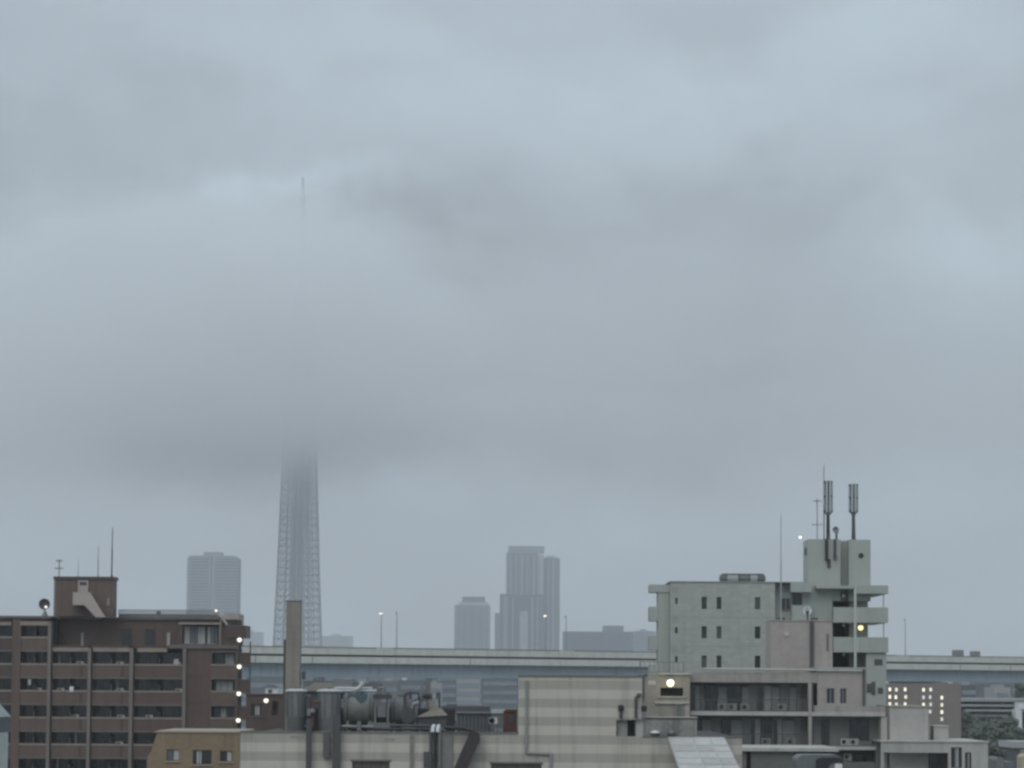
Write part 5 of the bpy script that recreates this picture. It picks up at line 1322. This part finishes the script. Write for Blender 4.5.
for px in (374.8, 387.6):
    MB().box(rx(px-.9), rx(px+.9), RY+.4, RY+.7, rz(723), rz(699)).build('post', galv, fr)
MB().box(rx(367.6), rx(390.5), RY-.1, RY+1.2, rz0, rz(723)).build('plinth', mid_grey, fr)
MB().path([(rx(376), RY+.2, rz(694)), (rx(378), RY+.2, rz(688)), (rx(384), RY+.2, rz(688)), (rx(386), RY+.2, rz(694))], .08).build('loop_pipe', galv, fr)
MB().box(rx(377), rx(385.5), RY+.5, RY+.75, rz(717), rz(703)).build('back_panel', mid_grey, fr)
# low pipe run along the roof edge
pr_ = thing('roof_pipework', 'long low pipe run on short blocks along the roof edge below the tanks', 'pipework', (rx(380), CYY+1.5, rz0))
for k, (a, b2, py, mm) in enumerate(((341,372,727,galv),(345,430,729.6,black_m),(388,428,726,galv_dark),(412,446,730.5,galv_dark))):
    MB().path([(cx(a,729), CYY+1.5+.35*k, cz(py)), (cx(b2,729), CYY+1.5+.35*k, cz(py+.3))], .10).build('pipe', mm, pr_)
for px in (346, 358, 371, 392, 405, 418, 428):
    MB().box(cx(px,730), cx(px+2.4,730), CYY+1.3, CYY+2.7, rz0, cz(731)).build('block', conc_cap, pr_)
MB().box(cx(355.8,727), cx(359.5,727), CYY+1.2, CYY+1.6, cz(731), cz(722)).build('valve_box', galv, pr_)
# dark slatted backdrop added for shade behind the tanks, and a tangle of pipes
scr = thing('dark_backdrop', 'low dark slatted backdrop added for shade behind the storage tanks and roof vent', 'screen', (rx(375,720,RY+4.6), RY+4.6, rz0))
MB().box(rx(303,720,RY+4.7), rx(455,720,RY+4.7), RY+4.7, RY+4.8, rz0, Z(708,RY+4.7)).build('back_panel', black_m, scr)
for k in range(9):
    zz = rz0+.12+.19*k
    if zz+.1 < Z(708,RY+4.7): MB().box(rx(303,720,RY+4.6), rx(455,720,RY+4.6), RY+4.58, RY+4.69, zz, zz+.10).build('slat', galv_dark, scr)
pg_ = random.Random(9)
tn = thing('pipe_tangle', 'tangle of thin dark and rusty pipes crossing in front of the dark backdrop', 'pipework', (rx(385,720,RY+3.9), RY+3.9, rz0))
for k in range(16):
    a = pg_.uniform(308, 446); b2 = a + pg_.uniform(-16, 16); z0_ = rz0 + pg_.uniform(.1, .4); z1_ = Z(pg_.uniform(692, 712), RY+3.9); yy = RY+3.5+.07*k
    MB().path([(rx(a,720,yy), yy, z0_), (rx(a,720,yy), yy, z1_), (rx(b2,720,yy), yy, z1_), (rx(b2,720,yy), yy, z1_-pg_.uniform(.3,.9))], pg_.uniform(.04,.08)).build('pipe', pg_.choice([galv_dark, black_m, rust, galv, galv_dark]), tn)
# machinery between tank and hooded vent
mc = thing('fan_unit', 'jumble of dark fan housing and bent grey pipes right of the smaller tank', 'fan', (rx(409), RY, rz0))
MB().lathe((rx(408.5), RY-.1, rz(715)), [(.12,-.3),(.55,-.3),(.55,.3),(.12,.3)], 20, axis='y').build('fan_housing', galv_dark, mc)
MB().box(rx(402.5), rx(416), RY-.3, RY+.6, rz0, rz(725)).build('base', conc_cap, mc)
MB().path([(rx(411), RY, rz(712)), (rx(413.5), RY, rz(704)), (rx(419), RY, rz(702.5))], .18).build('outlet_pipe', galv, mc)
MB().path([(rx(404.5), RY+.3, rz(724)), (rx(404.5), RY+.3, rz(694)), (rx(410), RY+.3, rz(692)), (rx(410), RY+.3, rz(699))], .11).build('bent_pipe', galv_dark, mc)
MB().tube((rx(415.5), RY-.2, rz(726)), (rx(416.8), RY-.2, rz(706)), .10, n=8).build('standpipe', galv, mc)
# hooded vent
hv = thing('roof_vent', 'pale hip shaped roof vent with a black capped spout, above the sloping duct', 'vent', (rx(431), RY-1, rz0))
vy = RY-1
P = lambda px, py, dy: (X(px,vy,715), vy+dy, Z(py,vy))
hood = mat('vent_hood', (.20,.175,.145), .7, .2, scale=1.2, streak=.2)
MB().add([P(416,717,0),P(447,715,0),P(447,715,2.2),P(416,717,2.2),P(434,708,.8),P(441,708.5,.8),P(441,708.5,1.4),P(434,708,1.4)], [(0,3,2,1),(4,5,6,7),(0,1,5,4),(1,2,6,5),(2,3,7,6),(3,0,4,7)]).build('hood', hood, hv)
MB().box(X(418,vy,715), X(446,vy,715), vy+.2, vy+2, rz0, Z(717.6,vy)).build('housing', galv_dark, hv)
MB().tube(P(434.5,711.5,1.0), P(427,698.5,1.0), .42, .14, n=14).build('spout', hood, hv)
MB().lathe(P(426.4,698.5,1.0), [(.16,0),(.32,.04),(.32,.22),(.2,.3)], 14).build('spout_cap', black_m, hv)
sk = thing('ridge_vent', 'grey ribbed rooftop ventilator box beyond the sloping duct', 'vent', (rx(474), RY+4, rz0))
MB().box(X(457,RY+4,720), X(492,RY+4,720), RY+4, RY+6, rz0, Z(713,RY+4)).build('case', mid_grey, sk)
for k in range(9): MB().box(X(458.5+3.7*k,RY+4,720), X(460+3.7*k,RY+4,720), RY+3.9, RY+4, rz0+.1, Z(714.5,RY+4)).build('rib', dim_grey, sk)
MB().box(X(456,RY+4,713), X(493,RY+4,713), RY+3.8, RY+6.2, Z(713,RY+4), Z(711.6,RY+4)).build('lid', mid_grey, sk)
# cabinet and condenser next to the raised wall
cab = thing('steel_cabinet', 'rusty red steel cabinet on the roof beside the cream raised wall', 'cabinet', (rx(510), RY, rz0))
MB().box(rx(503.5), rx(517), RY, RY+1.4, rz0+.1, rz(711)).build('case', mat('red_oxide_paint', (.10,.042,.036), .7, .25), cab)
MB().prism([(rx(502.8), rz(711)), (rx(517.4), rz(711)), (rx(517.4), rz(708.6)), (rx(506), rz(708.6))], RY-.1, RY+1.5).build('lid', rust, cab)
MB().box(rx(509.5), rx(513.5), RY-.04, RY, rz(722), rz(714)).build('door', galv_dark, cab)
for px in (504.5, 514.5): MB().box(rx(px), rx(px+1.5), RY+.1, RY+1.3, rz0, rz0+.1).build('foot', black_m, cab)
aircon((rx(493.2,715,RY-.6), RY-.6, rz0+.75), 'white outdoor unit on a stand beside the rusty red cabinet', 'outdoor units on the striped roof', white_m, galv, .6, .42)
stn = thing('unit_stand', 'dark stand of angle steel carrying the white outdoor unit', 'stand', (rx(493.2,715,RY-.6), RY-.6, rz0))
for s_ in (-.34, .30):
    for d_ in (-.14, .12): MB().box(rx(493.2)+s_, rx(493.2)+s_+.04, RY-.6+d_, RY-.56+d_, rz0, rz0+.70).build('leg', galv_dark, stn)
MB().box(rx(493.2)-.38, rx(493.2)+.38, RY-.8, RY-.4, rz0+.70, rz0+.745).build('top', galv_dark, stn)
sh = thing('duct_box', 'pale blue grey sheet metal duct box behind the white outdoor unit', 'duct', (rx(499), RY+2, rz0))
MB().box(rx(491.5), rx(505), RY+2, RY+3, rz0+.4, rz(713)).build('body', galv, sh)
MB().box(rx(491), rx(505.4), RY+1.9, RY+3.1, rz(713), rz(709.4)).build('lid', rim_m, sh)
for px in (492.5, 503): MB().box(rx(px), rx(px+1), RY+2.1, RY+2.9, rz0, rz0+.4).build('leg', galv_dark, sh)

# plant room right of the raised wall
QY = CYY+.35; ZPX = 655
qx = lambda px, py=725: X(px, QY, py)
qz = lambda py: Z(py, QY)
pq = thing('plant_room', 'stained grey plant room with a black doorway behind the lean-to roof', 'building', (qx(655), QY, ZR-.2))
pq_m = mat('stained_plant_render', (.27,.265,.245), .85, .3, scale=.9, streak=.4)
wall_holes(MB(), (qx(616.4), qx(697)), (ZR-.19, qz(719.2)), QY, .25, [(qx(627.4), qx(635), ZR-.19, qz(720.2))]).build('wall', pq_m, pq)
MB().box(qx(619.3), qx(696.6), QY+.9, QY+2, ZR-.2, qz(718.4)).build('inner_wall', black_m, pq)
MB().box(qx(642.3), qx(697.6), QY-.1, QY+2.1, qz(718), qz(716.8)).build('roof_slab', gr_m, pq)
MB().box(qx(636), qx(643.2), QY-.12, QY, ZR-.18, qz(720.6)).build('sliding_door', gr_l, pq)
for px in (655, 671.4):
    q = thing('roof_dome', 'pale dome vent at the foot of the plant room, ' + ('nearer the black doorway' if px < 660 else 'farther from the black doorway'), 'vent', (X(px,CYY+.1,735), CYY+.1, cz(735)))
    zb2 = cz(735)
    MB().lathe((X(px,CYY+.1,735),CYY+.1,zb2), [(.30,0),(.30,.12),(.2,.12)], 16).build('curb', galv_dark, q)
    MB().lathe((X(px,CYY+.1,735),CYY+.1,zb2), [(.34 if px < 660 else .28,.121),(.32 if px < 660 else .26,.2),(.2,.27),(.06,.30)], 16).build('dome', white_m if px < 660 else galv, q, smooth=True)
for k, (px, py, lab) in enumerate(((620.6,711,'small dark pot vent on the left corner of the plant room roof'), (643.6,711.5,'dark pot vent with a pale collar in the middle of the plant room roof'))):
    q = thing('pot_vent', lab, 'vent', (qx(px,711), QY-.25, qz(718.5)))
    MB().tube((qx(px,711),QY-.5,qz(718.5)), (qx(px,711),QY-.5,qz(py)), .11, n=10).build('stem', galv if k else galv_dark, q)
    MB().lathe((qx(px,711),QY-.5,qz(py)), [(.12,0),(.2,.06),(.2,.32),(.1,.42)], 12).build('cowl', black_m, q)
pz = thing('bent_pipe', 'tall thin bent pipe rising in front of the raised cream wall', 'pipe', (qx(635), QY-.5, qz(718.5)))
MB().path([(qx(635.6,705),QY-.5,qz(718.5)),(qx(635.6,705),QY-.5,qz(698)),(qx(638.6,698),QY-.5,qz(695.5))], .10).build('riser', galv_dark, pz)
MB().lathe((qx(638.8,695),QY-.5,qz(695.4)), [(.14,-.05),(.2,0),(.12,.14)], 10).build('cowl', galv_dark, pz)

# awning, dark cowl in the foreground
WY = 172.; ZPX = 790
ux = lambda px, py=750: X(px, WY, py)
uz = lambda py: Z(py, WY)
aw = thing('lower_annex', 'dark low annex under a thin pale roof slab, behind the dark cowl', 'building', (ux(790), WY, 0))
MB().box(ux(741), ux(838), WY-.4, WY+8, uz(751.2), uz(747.8)).build('roof_slab', slab_m, aw)
wall_holes(MB(), (ux(742), ux(836)), (0, uz(751.2)), WY, .3, [(ux(746.5), ux(751), .1, uz(752)), (ux(793.5), ux(835), .1, uz(752))]).build('wall', mat('annex_render', (.16,.155,.148), .85, .2), aw)
MB().box(ux(742.2), ux(835.8), WY+2.5, WY+7.8, 0, uz(751.4)).build('inner_wall', black_m, aw)
KY = 140.; ZPX = 820
kx = lambda px, py=762: X(px, KY, py)
kz = lambda py: Z(py, KY)
kw = thing('ventilator_cowl', 'dark grey rounded metal cowl with a black mouth at the bottom edge', 'ventilator', (kx(820), KY, kz(790)))
cowl_m = mat('cowl_metal', (.13,.145,.145), .45, .2, scale=1.0)
def rr(x0, x1, z0, z1, r, n=6):
    pts = []
    for (ccx, ccz, s) in ((x1-r, z1-r, 0), (x0+r, z1-r, 90)):
        for k in range(n+1):
            t_ = math.radians(s + 90*k/n); pts.append((ccx+r*math.cos(t_), ccz+r*math.sin(t_)))
    return [(x1, z0)] + pts + [(x0, z0)]
MB().prism(list(rr(kx(797), kx(843), kz(795), kz(755), .45)), KY+.2, KY+2.6).build('shell', cowl_m, kw)
MB().prism(list(rr(kx(816), kx(843.2), kz(795), kz(757.4), .40)), KY-.15, KY+.2).build('mouth_frame', black_m, kw)
MB().prism(list(rr(kx(797), kx(815.8), kz(795), kz(755.4), .40)), KY-.05, KY+.2).build('front_panel', cowl_m, kw)
MB().lathe((kx(834), KY-.2, kz(768.5)), [(.30,0),(.36,-.04),(.36,.05)], 18, axis='y').build('mouth_ring', galv, kw)
MB().prism(list(rr(kx(834.5), kx(841.8), kz(790), kz(763.3), .1)), KY-.3, KY-.16).build('label_plate', white_m, kw)
MB().box(kx(800), kx(841), KY+.3, KY+2.4, 0, kz(795)).build('shaft', cowl_m, kw)

# houses and trees, lower right
hY2 = 300.; ZPX = 1010
h1 = thing('house', 'grey house with a pale shallow roof at the right edge among trees', 'house', (X(1024,hY2,750), hY2, 0))
MB().box(X(1015,hY2,750), X(1060,hY2,750), hY2, hY2+9, 0, Z(748,hY2)).build('wall', dim_grey, h1)
MB().prism([(X(1012.8,hY2,745), Z(748,hY2)), (X(1062,hY2,745), Z(748,hY2)), (X(1056,hY2,745), Z(741.8,hY2)), (X(1014,hY2,745), Z(741.8,hY2))], hY2-.4, hY2+9.4).build('roof', pale_bl, h1)
hY3 = 240.
h2 = thing('house', 'small cream house with a yellowish gable at the bottom right corner', 'house', (X(1028,hY3,760), hY3, 0))
MB().prism([(X(1022,hY3,760), 0), (X(1060,hY3,760), 0), (X(1060,hY3,760), Z(752,hY3)), (X(1028,hY3,760), Z(752,hY3)), (X(1022,hY3,760), Z(757,hY3))], hY3, hY3+2.5).build('wall', mat('yellow_cream_render', (.50,.44,.30), .8, .15), h2)
MB().box(X(1026,hY3,754), X(1061,hY3,754), hY3-.3, hY3+2.8, Z(752,hY3), Z(750.6,hY3)).build('roof', pale_bl, h2)
h3 = thing('house', 'narrow pale grey house with rounded top between the grey flats and the cream house', 'house', (X(1000,260,762), 260, 0))
MB().prism([(X(996.3,260,762), 0), (X(1004.5,260,762), 0), (X(1004.5,260,762), Z(761,260)), (X(1002.5,260,762), Z(758,260)), (X(998,260,762), Z(758,260)), (X(996.3,260,762), Z(760,260))], 260, 266).build('wall', mid_grey, h3)
MB().box(X(1005,262,764), X(1014,262,764), 262, 268, 0, Z(762,262)).build('side_wing', blue_grey, h3)
sh_ = thing('roof_kiosk', 'small bright white kiosk at the right end of the banded car park decks', 'kiosk', (X(1019,515,710), 515, 0))
MB().box(X(1016,515,710), X(1022,515,710), 515, 519, 0, Z(709,515)).build('wall', wv, sh_)
MB().box(X(1018.5,515,705), X(1026,515,705), 514.8, 519.2, Z(709,515), Z(701.5,515)).build('upper_room', wv, sh_)
MB().box(X(1018,515,702), X(1026.5,515,702), 514.6, 519.4, Z(701.5,515), Z(700.8,515)).build('roof', galv, sh_)
leaf = mat('leaf_green', (.10,.125,.095), .7, .35, scale=.35); leaf2 = mat('leaf_dull_green', (.12,.14,.11), .7, .3, scale=.35); bark = mat('bark', (.06,.05,.04), .9, .3)
def tree(px, pyt, wpx, Y, label, mm, seed, name='tree'):
    global ZPX
    ZPX = px
    r = random.Random(seed)
    xc = X(px, Y, 720); zt = Z(pyt, Y); wr = wpx/2/F*Y*1.0; ch_ = min(zt*.62, wr*1.9); zc = zt-ch_/2
    a = thing(name, label, 'tree', (xc, Y, 0), 'trees at the right below the expressway')
    t_ = MB(); t_.tube((xc,Y,0),(xc+.2,Y,zt-ch_*.55), .35, .2, n=8)
    for k in range(6):
        an_ = r.random()*6.28; z0 = zt-ch_*(.95-.07*k)
        t_.tube((xc+.1,Y,z0),(xc+math.cos(an_)*wr*.6, Y+math.sin(an_)*wr*.6, z0+ch_*.35), .13, .04, n=6)
    t_.build('trunk', bark, a)
    vs, fs = [], []
    cl = [(r.gauss(0,.42), r.gauss(0,.42), r.uniform(-.8,.85), r.uniform(.25,.5)) for _ in range(22)]
    for (ax, ay, az__, s) in cl:
        k_ = max(1, math.sqrt(ax*ax+ay*ay+az__*az__*.8)); ax/=k_; ay/=k_; az__/=k_
        for _ in range(85):
            d = Vector((r.gauss(0,1), r.gauss(0,1), r.gauss(0,1))).normalized()*s*r.random()**.4
            p = Vector((xc+(ax+d.x)*wr, Y+(ay+d.y)*wr, zc+(az__+d.z)*ch_/2))
            u = Vector((r.gauss(0,1), r.gauss(0,1), r.gauss(0,.6))).normalized(); w_ = u.orthogonal().normalized()
            sz_ = r.uniform(.22,.42); o_ = len(vs)
            vs += [p-u*sz_, p+w_*sz_*.6, p+u*sz_, p-w_*sz_*.6]; fs.append((o_,o_+1,o_+2,o_+3))
    MB().add(vs, fs).build('crown', mm, a)
tree(968, 714, 26, 430, 'dark leafy tree just right of the lit corridor flats', leaf, 1)
tree(988, 719, 30, 410, 'broad dull green tree in front of the banded car park', leaf2, 2)
tree(1008, 716, 26, 420, 'dull green tree right of the broad one, below the white topped block', leaf2, 3)
tree(1021, 684, 18, 560, 'dark tree top at the right edge just under the girder', leaf, 4)
tree(978, 728, 26, 350, 'dark lower tree behind the small pale plant box', leaf, 5)
tree(1000, 730, 22, 340, 'dark lower tree left of the grey house with pale roof', leaf2, 6)
tree(1016, 727, 22, 345, 'dark lower tree just above the pale shallow house roof', leaf, 7)
tree(994, 744, 22, 290, 'dark tree close above the narrow pale grey house', leaf, 8)
